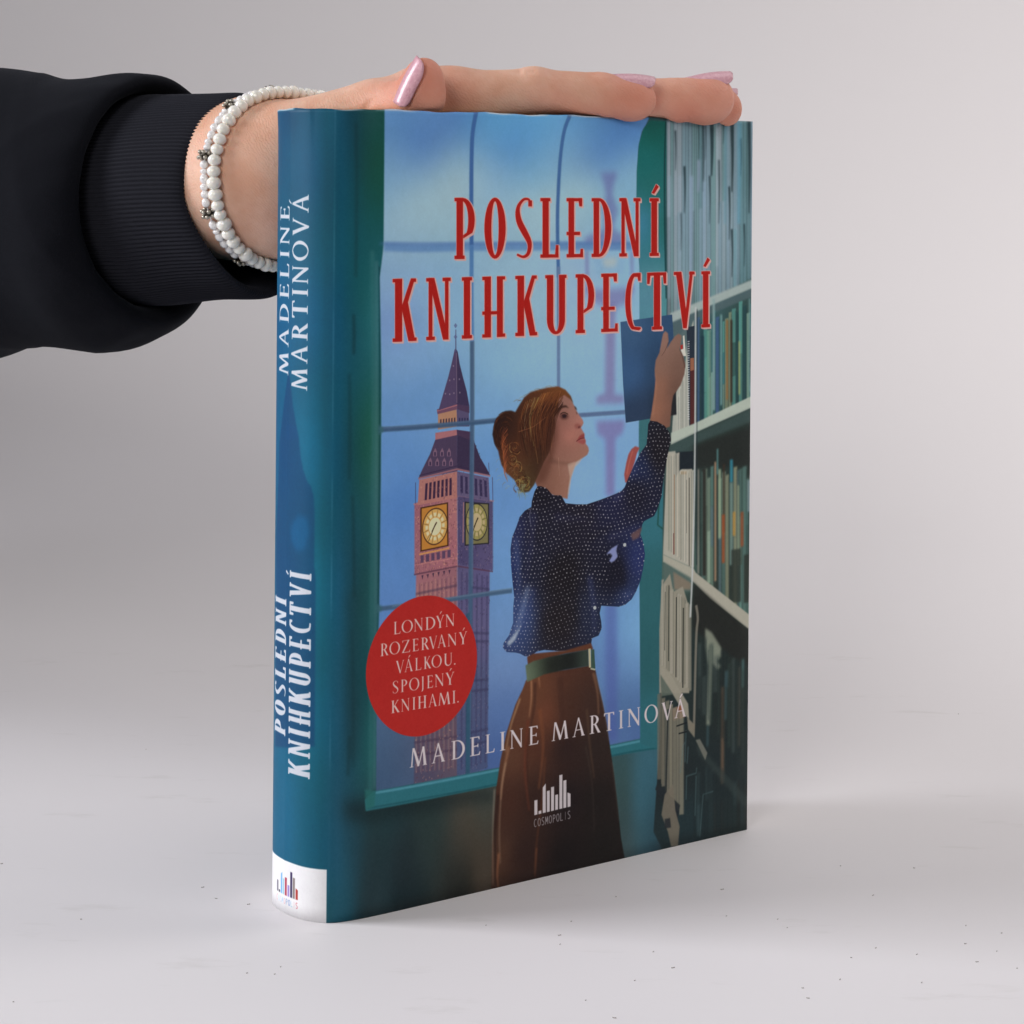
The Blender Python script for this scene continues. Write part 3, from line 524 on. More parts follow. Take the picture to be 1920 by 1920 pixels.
for x, y in ((1171, 1022), (1115, 1140)): fill([(x + 3 * math.cos(t), y + 3.6 * math.sin(t)) for t in np.linspace(0, 6.28, 12, endpoint=False)], (190, 196, 196))
line([(996, 952), (993, 965), (995, 984)], 1.2, (150, 150, 170), alpha=.7); line([(1004, 918), (1014, 934), (1034, 936)], 1.2, (14, 14, 22), alpha=.8)
# waist, belt and skirt
SKT = field([(1000, 1240, 140, 88, 60), (1060, 1230, 90, 56, 42), (1000, 1300, 120, 78, 54), (1020, 1340, 132, 80, 56), (980, 1360, 110, 72, 52), (1070, 1320, 82, 54, 42), (1110, 1320, 72, 52, 44), (1120, 1400, 54, 44, 40), (1060, 1400, 52, 38, 36), (1000, 1400, 98, 60, 44), (960, 1420, 112, 76, 56), (960, 1500, 84, 54, 42), (1000, 1500, 62, 44, 38), (1060, 1500, 38, 32, 34), (1120, 1500, 40, 36, 34), (940, 1600, 96, 68, 52), (980, 1600, 58, 42, 38), (1060, 1600, 36, 32, 32), (1130, 1580, 38, 36, 34)]) * np.array([.86, .84, .86], np.float32)
fill([(988, 1232), (1000, 1226), (1060, 1220), (1108, 1206), (1112, 1218), (1060, 1226), (1000, 1242), (990, 1250)], (98, 60, 44), 1, 1)
fill([(986, 1276), (1010, 1262), (1060, 1256), (1104, 1248), (1116, 1256), (1122, 1284), (1130, 1318), (1138, 1360), (1145, 1410), (1151, 1450), (1158, 1510), (1164, 1570), (1172, 1616), (1060, 1640), (930, 1672), (921, 1668), (922, 1600), (926, 1540), (930, 1480), (938, 1426), (950, 1372), (966, 1322), (980, 1292)], SKT, 1, .7)
for pts, w, c, a in (([(1003, 1280), (1001, 1330), (988, 1400), (990, 1480)], 7, (60, 38, 32), .5), ([(996, 1276), (996, 1310), (992, 1345)], 3.5, (200, 150, 110), .75), ([(1010, 1270), (1012, 1290)], 3, (196, 140, 100), .6), ([(975, 1310), (958, 1360), (948, 1410)], 3.5, (196, 156, 116), .8), ([(954, 1400), (944, 1450), (938, 1500)], 7, (142, 100, 74), .8), ([(948, 1430), (940, 1480), (936, 1560), (938, 1620)], 2.2, (176, 150, 124), .85), ([(927, 1480), (924, 1560), (924, 1660)], 2.4, (176, 156, 136), .8), ([(934, 1490), (928, 1560), (930, 1660)], 8, (44, 32, 30), .6), ([(1012, 1330), (1018, 1400), (1010, 1480)], 9, (132, 78, 50), .45), ([(1022, 1420), (1016, 1500), (1006, 1580), (1002, 1640)], 5, (104, 62, 42), .55), ([(1006, 1590), (1003, 1645)], 3, (150, 92, 64), .6), ([(1112, 1262), (1120, 1300), (1122, 1340)], 5, (150, 108, 80), .6), ([(1100, 1330), (1106, 1400), (1114, 1460)], 6, (92, 70, 54), .5), ([(1098, 1400), (1110, 1470), (1114, 1560)], 3, (84, 72, 62), .4), ([(1116, 1264), (1130, 1318), (1142, 1390)], 1.6, (190, 176, 160), .6), ([(1148, 1430), (1156, 1500), (1160, 1540)], 1.4, (140, 132, 120), .5), ([(990, 1350), (984, 1440), (992, 1520)], 8, (110, 56, 40), .5), ([(1050, 1270), (1056, 1400)], 16, (60, 38, 32), .3), ([(935, 1600), (932, 1640), (934, 1664)], 5, (170, 110, 76), .6)):
    line(pts, w, c, w * .5, alpha=a, soft=2)
fill([(985, 1248), (1000, 1240), (1030, 1232), (1070, 1224), (1103, 1218), (1104, 1249), (1060, 1256), (1020, 1265), (988, 1279)], field([(990, 1264, 128, 146, 118), (1004, 1258, 70, 82, 66), (1030, 1250, 26, 28, 26), (1070, 1240, 24, 26, 26), (1098, 1234, 60, 74, 66)]), 1, .8)
fill([(1103, 1217), (1107, 1216), (1108, 1252), (1104, 1252)], (190, 184, 150)); fill([(1108, 1218), (1114, 1218), (1116, 1254), (1108, 1254)], (60, 84, 72)); line([(1107, 1254), (1116, 1256)], 3, (170, 172, 150), smooth=False)

# --- lettering
RED, WHT = (176, 34, 29), (216, 206, 208)
def ellipse_pts(cx, cy, rx, ry, t0=0, t1=2 * math.pi, n=24):
    return [(cx + rx * math.cos(t), cy + ry * math.sin(t)) for t in np.linspace(t0, t1, n)]

def ribbon(center, widths):
    p = np.array(center, float); d = np.gradient(p, axis=0); d /= np.maximum(np.linalg.norm(d, axis=1), 1e-9)[:, None]
    nn = np.stack([-d[:, 1], d[:, 0]], 1); w = np.array(widths)[:, None] / 2
    return np.vstack([p + nn * w, (p - nn * w)[::-1]]).tolist()

def R(x0, x1, y0, y1): return [(x0, y0), (x1, y0), (x1, y1), (x0, y1)]

def deco(ch):
    """condensed display capitals with square serifs; unit box, y up, returns list of polygon groups"""
    S, V = .05, None
    g = []
    def stem(x0, x1, a=0., b=1.): g.append([R(x0, x1, a, b)])
    if ch == 'I': stem(.22, .82); g += [[R(.04, 1, 0, .055)], [R(.04, 1, .945, 1)]]
    elif ch == 'P':
        stem(.1, .42); g += [[R(0, .5, 0, .055)], [R(0, .45, .945, 1)]]
        g.append([ [(.4, 1)] + [(.4 + .6 * math.sin(t), .64 + .36 * math.cos(t)) for t in np.linspace(.25, 2.2, 14)] + [(.43, .335), (.43, .39)] + [(.40 + .28 * math.sin(t), .64 + .30 * math.cos(t)) for t in np.linspace(2.35, .15, 14)] ])
    elif ch == 'D':
        stem(.1, .38); g += [[R(0, .38, 0, .055)], [R(0, .4, .945, 1)]]
        g.append([[(.36, 1)] + [(.38 + .62 * math.sin(t), .5 + .5 * math.cos(t)) for t in np.linspace(.1, 3.04, 20)] + [(.36, 0), (.36, .05)] + [(.38 + .30 * math.sin(t), .5 + .45 * math.cos(t)) for t in np.linspace(3.04, .1, 20)] + [(.36, .95)]])
    elif ch == 'O':
        g.append([ellipse_pts(.5, .5, .5, .505, n=32), ellipse_pts(.5, .5, .17, .445, n=32)])
    elif ch == 'S':
        c = catmull([(.90, .87), (.80, .97), (.5, .975), (.22, .88), (.14, .76), (.24, .60), (.56, .42), (.80, .28), (.84, .17), (.72, .06), (.45, .02), (.1, .06)], 5)
        k = np.linspace(0, 1, len(c)); w = .10 + .24 * np.exp(-((k - .5) / .22) ** 2) + .10 * np.exp(-((k - .78) / .12) ** 2)*.6
        q = c * np.array([1, 3.0]); g.append([[(x, y / 3.0) for x, y in ribbon(q, w)]]); g.append([R(.76, .98, .86, .96)])
    elif ch == 'L':
        stem(.12, .46); g += [[R(0, .55, .945, 1)], [R(0, 1, 0, .055)], [[(.80, 0), (1, 0), (1, .21), (.85, .21)]]]
    elif ch == 'E':
        stem(.12, .46); g += [[R(0, .95, .945, 1)], [[(.78, .86), (.95, .86), (.95, 1), (.70, 1)]], [R(0, 1, 0, .055)], [[(.80, 0), (1, 0), (1, .14), (.85, .14)]], [R(0, .82, .375, .43)]]
    elif ch == 'N':
        stem(.1, .26); stem(.78, .93); g.append([[(.1, 1), (.34, 1), (.93, .0), (.70, 0)]]); g += [[R(0, .30, .945, 1)], [R(.68, 1.02, .945, 1)], [R(0, .36, 0, .055)]]
        g.append([R(.70, .93, 0, .02)])
    elif ch == 'H':
        stem(.1, .38); stem(.64, .9); g += [[R(0, .38, 0, .055)], [R(0, .38, .945, 1)], [R(.64, 1, 0, .055)], [R(.64, 1, .945, 1)], [R(0, .7, .375, .43)]]
    elif ch == 'K':
        stem(.1, .40); g += [[R(0, .40, 0, .055)], [R(0, .40, .945, 1)], [R(.70, 1.0, 0, .055)], [R(.76, .98, .945, 1)]]
        g.append([[(.76, 1), (.93, 1), (.64, .62), (.94, 0), (.66, 0), (.38, .52), (.38, .56)]])
    elif ch == 'U':
        g.append([R(.08, .38, .25, 1)]); g.append([R(.65, .93, .25, 1)]); g += [[R(0, .38, .945, 1)], [R(.65, 1, .945, 1)]]
        g.append([[(.08, .27)] + [(.505 + .425 * math.cos(t), .25 + .25 * math.sin(t)) for t in np.linspace(math.pi, 2 * math.pi, 16)] + [(.93, .27), (.65, .27)] + [(.515 + .135 * math.cos(t), .25 + .20 * math.sin(t)) for t in np.linspace(2 * math.pi, math.pi, 12)] + [(.38, .27)]])
    elif ch == 'C':
        g.append([[(1.0, .86), (1.0, 1), (.8, 1)] + [(.62 + .62 * math.cos(t), .5 + .5 * math.sin(t)) for t in np.linspace(1.7, 4.4, 20)] + [(.9, 0.0), (1.02, .03), (1.0, .055), (.85, .06)] + [(.66 + .32 * math.cos(t), .5 + .44 * math.sin(t)) for t in np.linspace(4.5, 1.75, 20)] + [(.80, .93), (.84, .86)]])
    elif ch == 'T':
        stem(.35, .68); g += [[R(.25, .78, 0, .055)], [R(0, 1, .945, 1)], [[(0, .80), (.13, .80), (.18, .95), (0, .95)]], [[(1, .80), (.87, .80), (.82, .95), (1, .95)]]]
    elif ch == 'V':
        g.append([[(.1, 1), (.38, 1), (.60, .34), (.80, 1), (.95, 1), (.64, 0), (.46, 0)]]); g += [[R(0, .38, .945, 1)], [R(.76, 1.03, .945, 1)]]
    return g
ACC = [(.25, 1.09), (.52, 1.075), (1.0, 1.20), (.72, 1.245)]

def roman(ch):
    """inscriptional roman capitals, thick and thin strokes with fine serifs"""
    g = []; s, t = .032, .045
    def stem(x, w, a=0., b=1.): g.append([R(x - w / 2, x + w / 2, a, b)])
    def ser(x, w, y, k=.0):
        g.append([[(x - w / 2, y), (x + w / 2, y), (x + w / 2 - .02, y + (s if y < .5 else -s)), (x - w / 2 + .02, y + (s if y < .5 else -s))]])
    if ch == 'I': stem(.5, .42); ser(.5, 1.0, 0); ser(.5, 1.0, 1)
    elif ch == 'L': stem(.24, .20); ser(.24, .48, 0); ser(.24, .48, 1); g.append([[(.2, 0), (.93, 0), (1, .2), (.94, .2), (.86, .05), (.2, .045)]])
    elif ch == 'E':
        stem(.26, .20); ser(.2, .4, 0); ser(.2, .4, 1); g.append([[(.2, 0), (.93, 0), (1, .18), (.94, .18), (.86, .05), (.2, .045)]]); g.append([[(.2, 1), (.9, 1), (.93, .84), (.87, .84), (.8, .955), (.2, .955)]]); g.append([[(.3, .48), (.72, .48), (.76, .42), (.8, .42), (.8, .62), (.76, .62), (.72, .53), (.3, .53)]])
    elif ch == 'D':
        stem(.2, .15); ser(.16, .32, 0); ser(.16, .32, 1)
        g.append([[(.15, 1)] + [(.4 + .6 * math.sin(a), .5 + .5 * math.cos(a)) for a in np.linspace(0, math.pi, 22)] + [(.15, 0), (.15, .045)] + [(.38 + .45 * math.sin(a), .5 + .455 * math.cos(a)) for a in np.linspace(math.pi, 0, 22)] + [(.15, .955)]])
    elif ch == 'O': 
        a = ellipse_pts(.5, .5, .5, .515, n=36); b = [(.5 + .36 * math.cos(q) * 1 + .03 * math.sin(q), .5 + .47 * math.sin(q) - .05 * math.cos(q)) for q in np.linspace(0, 2 * math.pi, 36)]; g.append([a, b])
    elif ch == 'N': stem(.14, .055); stem(.87, .055); g.append([[(.04, 1), (.24, 1), (.9, .0), (.82, -.02)]]); g[-1] = [[(.05, 1), (.22, 1), (.90, .14), (.90, -.02), (.84, -.02), (.13, .88)]]; ser(.14, .26, 0); ser(.87, .24, 1); ser(.1, .2, 1)
    elif ch == 'M':
        g.append([[(.17, 1), (.22, 1), (.14, 0), (.08, 0)]]); g.append([[(.17, 1), (.27, 1), (.56, .18), (.50, -.01), (.46, 0)]]); g.append([[(.76, 1), (.82, 1), (.54, 0), (.49, 0)]]); g.append([[(.74, 1), (.84, 1), (.97, 0), (.82, 0)]]); ser(.1, .22, 0); ser(.88, .26, 0)
    elif ch == 'A': g.append([[(.46, 1.03), (.54, 1.03), (.16, 0), (.10, 0)]]); g.append([[(.45, 1.03), (.53, 1.03), (.95, 0), (.76, 0)]]); g.append([R(.25, .72, .33, .375)]); ser(.13, .27, 0); ser(.86, .3, 0)
    elif ch == 'V': g.append([[(.05, 1), (.24, 1), (.56, .1), (.54, -.03), (.47, -.03)]]); g.append([[(.86, 1), (.92, 1), (.54, -.03), (.48, -.03)]]); ser(.14, .28, 1); ser(.88, .24, 1)
    elif ch == 'Y': stem(.5, .17, 0, .47); g.append([[(.06, 1), (.25, 1), (.56, .45), (.42, .40)]]); g.append([[(.84, 1), (.91, 1), (.57, .42), (.5, .42)]]); ser(.5, .42, 0); ser(.15, .3, 1); ser(.87, .25, 1)
    elif ch in 'RPK':
        stem(.24, .18); ser(.22, .44, 0); ser(.2, .36, 1)
        if ch == 'K': g.append([[(.30, .50), (.76, 1), (.84, 1), (.42, .53)]]); g.append([[(.34, .52), (.50, .60), (1.0, 0), (.76, 0)]]); ser(.80, .25, 1); ser(.9, .26, 0)
        else:
            r = .88 if ch == 'P' else .84
            g.append([[(.2, 1)] + [(.38 + (r - .38) * math.sin(a), .735 + .265 * math.cos(a)) for a in np.linspace(0, math.pi, 18)] + [(.28, .47), (.28, .515)] + [(.38 + (r - .58) * math.sin(a), .735 + .22 * math.cos(a)) for a in np.linspace(math.pi, 0, 18)] + [(.2, .955)]])
            if ch == 'R': g.append([[(.42, .50), (.60, .50), (1.0, 0), (.78, 0)]]); g.append([R(.8, 1.02, 0, .03)])
    elif ch == 'T': stem(.5, .2); ser(.5, .48, 0); g.append([[(0, .83), (.05, .83), (.12, .95), (.88, .95), (.95, .83), (1, .83), (.98, 1), (.02, 1)]])
    elif ch == 'Z': g.append([[(.1, 1), (.92, 1), (.24, .045), (.02, 0), (.72, .955), (.1, .955)]]); g.append([[(.02, 0), (.95, 0), (1, .2), (.95, .2), (.86, .045), (.1, .045)]]); g.append([[(.08, .82), (.13, .82), (.2, .955), (.1, 1)]])
    elif ch == 'S':
        c = catmull([(.82, .84), (.72, .95), (.48, .985), (.24, .90), (.20, .76), (.36, .60), (.62, .46), (.80, .32), (.80, .16), (.60, .03), (.36, .01), (.14, .12)], 5)
        k = np.linspace(0, 1, len(c)); w = .06 + .17 * np.exp(-((k - .5) / .2) ** 2); q = c * np.array([1, 1.8]); g.append([[(x, y / 1.8) for x, y in ribbon(q, w)]]); g.append([R(.78, .84, .78, .94)]); g.append([R(.12, .18, .03, .2)])
    elif ch == 'J': g.append([[(.3, 1), (.75, 1), (.75, -.02), (.5, -.16), (-.1, -.22), (.2, -.12), (.3, .0)]]); ser(.5, .95, 1)
    elif ch == 'H': stem(.2, .17); stem(.8, .17); g.append([R(.2, .8, .47, .52)]); [ser(x, .4, y) for x in (.2, .8) for y in (0, 1)]
    elif ch == 'U': g.append([[(.1, 1), (.28, 1), (.28, .3)] + [(.555 + .275 * math.cos(a), .3 + .24 * math.sin(a)) for a in np.linspace(math.pi, 2 * math.pi, 14)] + [(.83, 1), (.90, 1), (.90, .3)] + [(.50 + .40 * math.cos(a), .3 + .32 * math.sin(a)) for a in np.linspace(2 * math.pi, math.pi, 14)]]); ser(.18, .36, 1); ser(.87, .26, 1)
    elif ch == '.': g.append([ellipse_pts(.5, .06, .5, .065, n=10)])
    return g

def sans(ch):
    g = []; w = .17
    def st(pts, n=1): g.append([[(x, y / 2.0) for x, y in ribbon(np.array(pts) * np.array([1, 2.0]), [w] * len(pts))]])
    if ch == 'C': st([(.5 + .42 * math.cos(a), .5 + .46 * math.sin(a)) for a in np.linspace(.9, 5.4, 20)])
    elif ch == 'O': st([(.5 + .42 * math.cos(a), .5 + .46 * math.sin(a)) for a in np.linspace(0, 6.3, 24)])
    elif ch == 'S': st(catmull([(.86, .88), (.55, .97), (.2, .86), (.2, .68), (.5, .52), (.8, .36), (.82, .14), (.48, .03), (.12, .12)], 4))
    elif ch == 'M': st([(.1, 0), (.16, .98)]); st([(.16, .96), (.5, .3)]); st([(.5, .3), (.84, .96)]); st([(.84, .98), (.9, 0)])
    elif ch == 'P': st([(.2, 0), (.2, 1)]); st([(.2, .95)] + [(.45 + .40 * math.sin(a), .72 + .235 * math.cos(a)) for a in np.linspace(0, 3.1, 12)] + [(.2, .48)])
    elif ch == 'L': st([(.2, 1), (.2, 0)]); st([(.12, .04), (.95, .04)])
    elif ch == 'I': st([(.5, 0), (.5, 1)])
    return g

def draw_glyph(groups, fmap, color, alpha=1.0, soft=0):
    for grp in groups:
        polys = [[fmap(x, y) for x, y in poly] for poly in grp]
        r = cover_mask(polys, margin=int(soft * 2.5))
        if r is None: continue
        m, x0, y0 = r
        if soft: m = blur(m, soft)
        put(m, x0, y0, np.array(color, np.float32), alpha)

def text_px(glyphs, font, base, top, color, outline=None, accents=(), shadow=None):
    """glyphs: (char, x0, x1) in photograph pixels; base/top: y of baseline and cap line at any x"""
    def fm(x0, x1):
        def f(u, v):
            px = x0 + (x1 - x0) * u; b, t_ = base(px), top(px)
            return T(px, b + (t_ - b) * v)
        return f
    passes = []
    if outline: passes += [(outline, dx, dy) for dx, dy in ((3, 3), (2, -1), (-1, 2), (-1, -1), (3, 1), (1, 3), (4, 4), (4, 2))]
    passes.append((color, 0, 0))
    for col, dx, dy in passes:
        for ch, x0, x1 in glyphs:
            f = fm(x0, x1)
            draw_glyph(font(ch), lambda u, v: (f(u, v)[0] + dx, f(u, v)[1] + dy), col)
            if (ch, x0) in accents:
                k = .17 if font is roman else 1
                poly = ACC if font is deco else [(.42, 1.08), (.50, 1.08), (.72, 1.30), (.58, 1.30)]
                if font is roman: poly = [(.44, 1.1), (.5, 1.1), (.74, 1.32), (.6, 1.32)]
                draw_glyph([[poly]], lambda u, v: (f(u, v)[0] + dx, f(u, v)[1] + dy), col)
PINK = (226, 178, 172)
L1 = [('P', 852, 890), ('O', 908, 948), ('S', 966, 998), ('L', 1013, 1047), ('E', 1062, 1093), ('D', 1109, 1146), ('N', 1161, 1200), ('I', 1217, 1235)]
text_px(L1, deco, lambda x: 486.2 - (x - 852) * .0155, lambda x: 371.3 + (x - 852) * .002, RED, PINK, {('I', 1217)})
L2 = [('K', 736, 781), ('N', 799, 844), ('I', 865, 885), ('H', 904, 947), ('K', 966, 1007), ('U', 1022, 1062), ('P', 1079, 1114), ('E', 1127, 1158), ('C', 1172, 1201), ('T', 1213, 1249), ('V', 1263, 1301), ('I', 1314, 1331)]
text_px(L2, deco, lambda x: 641.5 - (x - 736) * .0468, lambda x: 523.5 - (x - 736) * .0250, RED, PINK, {('I', 1314)})
# author's name along the foot
b_ = lambda x: 1440 - (x - 768) * .1870
A1 = [('M', 768, 800), ('A', 809, 834), ('D', 846, 871), ('E', 881, 900), ('L', 910, 927), ('I', 937, 947), ('N', 956, 980), ('E', 991, 1009), ('M', 1034, 1065), ('A', 1073, 1096), ('R', 1105, 1125), ('T', 1132, 1151), ('I', 1160, 1168), ('N', 1176, 1200), ('O', 1208, 1233), ('V', 1240, 1261), ('A', 1264, 1286)]
for o_ in (0, .9): text_px([(c, a + o_ * .5, b + o_ * .5) for c, a, b in A1], roman, b_, lambda x: b_(x) - 35.5 + (x - 768) * .0050, WHT, None, {('A', 1264 + o_ * .5)})
# red roundel
cxr, cyr = T(792.5, 1249); ru = (T(897, 1230)[0] - T(689, 1268)[0]) / 2; rv = (T(793, 1379)[1] - T(793, 1117)[1]) / 2
fill(ellipse_pts(cxr, cyr, ru, rv, n=90)[:-1], (180, 44, 40), raw=True)
CW = (226, 196, 190)
def circ(gl, x0, y0, x1, y1, acc):
    k = (y1 - y0) / (x1 - x0); bb = lambda x: y0 + (x - x0) * k
    text_px(gl, roman, bb, lambda x: bb(x) - 23.2, CW, None, acc)
circ([('L', 738, 751), ('O', 753, 774), ('N', 776, 793), ('D', 797, 816), ('Y', 817, 833), ('N', 835, 852)], 738, 1190, 850, 1174, {('Y', 817)})
circ([('R', 713, 728), ('O', 730, 750), ('Z', 753, 769), ('E', 773, 785), ('R', 789, 804), ('V', 804, 820), ('A', 820, 836), ('N', 839, 856), ('Y', 860, 876)], 713, 1231, 870, 1208, {('Y', 860)})
circ([('V', 742, 758), ('A', 758, 774), ('L', 778, 790), ('K', 794, 808), ('O', 809, 828), ('U', 832, 848), ('.', 851, 854)], 750, 1262, 840, 1248.5, {('A', 758)})
circ([('S', 735, 748), ('P', 751, 765), ('O', 767, 786), ('J', 790, 795), ('E', 800, 812), ('N', 815, 832), ('Y', 835, 852)], 736, 1301, 845, 1284, {('Y', 835)})
circ([('K', 733, 749), ('N', 752, 768), ('I', 773, 779), ('H', 783, 800), ('A', 803, 819), ('M', 821, 844), ('I', 848, 854), ('.', 857, 860)], 733, 1338, 850, 1319, set())

# publisher's mark: nine bars and a word
def logo(f, cols, word):
    bars = [(0, .085, 0, .37), (.115, .195, 0, .08), (.23, .315, 0, .73), (.345, .425, 0, .53), (.46, .545, 0, .60), (.575, .655, 0, .38), (.69, .775, 0, .85), (.80, .885, 0, .69), (.915, 1.0, 0, .37)]
    for i, (a, b, c, d) in enumerate(bars):
        l, r_ = (d - .09, d) if i == 2 else ((d, d - .05) if i == 8 else (d, d))
        draw_glyph([[[(a, c), (b, c), (b, r_), (a, l)]]], f, cols[i])
    for i, ch in enumerate('COSMOPOLIS'):
        x0 = -.01 + i * .103 + (.018 if ch == 'I' else 0)
        draw_glyph(sans(ch), lambda u, v: f(x0 + u * (.082 if ch != 'I' else .05), -.30 + v * .20), word[i % len(word)])
def flogo(u, v):
    px = 1001.7 + u * 67.8; b = 1529 - u * 16.5; return T(px, b - v * 75)
logo(flogo, [(206, 198, 200)] * 9, [(170, 164, 168)])

# --- spine: white foot, mark, faint tower, two lines of lettering reading upwards
fill([(541, 694), (545, 720), (549, 760), (556, 800), (561, 826), (563, 850), (568, 880), (577, 905), (583, 912), (588, 930), (590, 965), (589, 1060), (592, 1085), (590, 1400), (516, 1400), (518, 1000), (522, 900), (524, 830), (528, 795), (533, 750), (538, 715)], (12, 52, 92), .55, 1.6)
fill([(545, 985), (560, 965), (575, 970), (580, 1000), (572, 1030), (556, 1034), (546, 1015)], (30, 100, 150), .35, 6)
fill([(536, 792), (556, 800), (560, 822), (536, 826)], (18, 66, 112), .25, 3)
s_hinge, z_lab = T(612.5, 1631)
fill([(0, z_lab), (s_hinge, z_lab), (s_hinge, TH), (0, TH)], (222, 221, 222), raw=True)
sb, _ = T(558.5, 1660); sa, _ = T(519.5, 1660); yb0 = T(558, 1688)[1]
def slogo(u, v): return (sa + (sb - sa) * u, yb0 - v * (yb0 - T(558, 1640)[1]) / .85 * 1.0)
logo(slogo, [(110, 106, 120), (70, 70, 80), (116, 168, 214), (150, 190, 206), (168, 70, 88), (150, 130, 190), (56, 46, 84), (130, 120, 118), (160, 56, 50)], [(214, 150, 160), (170, 200, 220), (180, 180, 200), (150, 190, 220), (200, 150, 160), (110, 140, 180), (80, 110, 170), (150, 190, 210), (200, 150, 150), (190, 70, 80)])
def spine_text(word, font, base_px, cap, y_start, y_end, widths, acc_i, gap, color=(184, 188, 196)):
    """reads from bottom to top"""
    sx = T(base_px, (y_start + y_end) / 2)[0]
    ya, yb = T(base_px, y_start)[1], T(base_px, y_end)[1]
    tot = sum(widths) + gap * (len(word) - 1); k = (ya - yb) / tot; p = 0
    for i, ch in enumerate(word):
        w = widths[i]
        def f(u, v, p=p, w=w): return (sx - v * cap, ya - (p + w * u) * k)
        for o_ in (-1.0, 0, 1.0): draw_glyph(font(ch), lambda u, v: (f(u, v)[0] - .3 * o_, f(u, v)[1] + o_), color)
        if i in acc_i:
            poly = ACC if font is deco else [(.44, 1.1), (.52, 1.1), (.76, 1.30), (.62, 1.30)]
            draw_glyph([[poly]], f, color)
        p += w + gap
cap1 = T(577, 550)[0] - T(548, 550)[0]; cap2 = T(582, 1270)[0] - T(542, 1270)[0]
spine_text('MADELINE', roman, 541.5, cap1 * .93, 704, 387, [1.15, .95, .95, .75, .75, .36, .95, .75], (), .33)
spine_text('MARTINOVA', roman, 577, cap1, 733, 366, [1.15, .95, .9, .9, .36, .95, 1.05, .95, .95], (8,), .3)
spine_text('POSLEDNI', deco, 535.5, cap2 * .88, 1381, 1124, [.95, 1, .85, .85, .85, .95, 1, .5], (7,), .42)
spine_text('KNIHKUPECTVI', deco, 582, cap2, 1461, 1077, [1.1, 1.1, .5, 1.05, 1.05, 1.0, .9, .8, .8, .95, 1, .5], (11,), .42)

# paper showing white along the rubbed top edge
_w = np.clip((noise(26, 1, 21)[3] + .35) * 1.2, 0, 1) * np.clip((1450 - abs(np.arange(TW) - T(760, 205)[0]) * 1.9) / 300, .25, 1)
for r_, k_ in ((0, .8), (1, .7), (2, .45), (3, .15)): IMG[r_] = IMG[r_] * (1 - _w * k_)[:, None] + 215 * (_w * k_)[:, None]
# thin highlight down the hinge, painted into the print
_h = int(T(627, 400)[0]); _hn = np.clip(noise(1, 40, 22)[:, 5] * .5 + .5, 0, 1)
for d_, k_ in ((-2, .04), (-1, .08), (0, .10), (1, .08), (2, .05)): IMG[:, _h + d_] += (k_ * 150 * _hn)[:, None]
# printed tone: ink on paper, scaled from what the camera saw to the colour of the ink itself
lum = IMG.mean(2, keepdims=True)
IMG = (lum + (IMG - lum) * 1.03) * 0.80
GAIN = 1.95
_g = blur(rng.standard_normal((TH, TW)).astype(np.float32), 1, 1)
IMG = np.clip(IMG * (1 + .004 * noise(5, 7, 31)[..., None]) + (_g / _g.std() * .7 + rng.standard_normal((TH, TW)).astype(np.float32) * .7)[..., None], 0, 255)
ALB = np.clip(lin(IMG) * GAIN - 0.010, 0.003, 0.86)
# ------------------------------------------------------------------ helpers
MM = 0.001
def newmat(name):
    m = bpy.data.materials.new(name); m.use_nodes = True
    nt = m.node_tree; b = nt.nodes['Principled BSDF']
    return m, nt, b
def node(nt, typ, **kw):
    n = nt.nodes.new(typ)
    for k, v in kw.items():
        if k.startswith('_'): setattr(n, k[1:], v)
        else: n.inputs[k.replace('__', ' ')].default_value = v
    return n
def mesh_obj(name, verts, faces, mats, parent=None, smooth=True, scale=MM):
    me = bpy.data.meshes.new(name)
    verts = np.asarray(verts, np.float32) * scale
    me.from_pydata(verts.tolist(), [], [list(map(int, f)) for f in faces])
    me.update()
    for m in (mats if isinstance(mats, (list, tuple)) else [mats]): me.materials.append(m)
    me.polygons.foreach_set('use_smooth', [smooth] * len(me.polygons))
    o = bpy.data.objects.new(name, me); SC.collection.objects.link(o)
    if parent: o.parent = parent; o.matrix_parent_inverse = Matrix.Translation(-Vector(parent.location))
    return o
def thing(name, label, cat, loc):
    o = bpy.data.objects.new(name, None); SC.collection.objects.link(o)
    o.empty_display_size = 0.01; o.location = loc; o['label'] = label; o['category'] = cat
    return o
def grid_faces(nu, nv, wrap_u=False):
    f = []
    for i in range(nu if wrap_u else nu - 1):
        for j in range(nv - 1):
            a = i * nv + j; b = ((i + 1) % nu) * nv + j
            f.append((a, b, b + 1, a + 1))
    return f
def bump_chain(nt, bsdf, specs):
    """specs: (texture node output, strength, distance)"""
    prev = None
    for out, st, dist in specs:
        b = nt.nodes.new('ShaderNodeBump'); b.inputs['Strength'].default_value = st; b.inputs['Distance'].default_value = dist
        nt.links.new(out, b.inputs['Height'])
        if prev: nt.links.new(prev.outputs[0], b.inputs['Normal'])
        prev = b
    nt.links.new(prev.outputs[0], bsdf.inputs['Normal'])

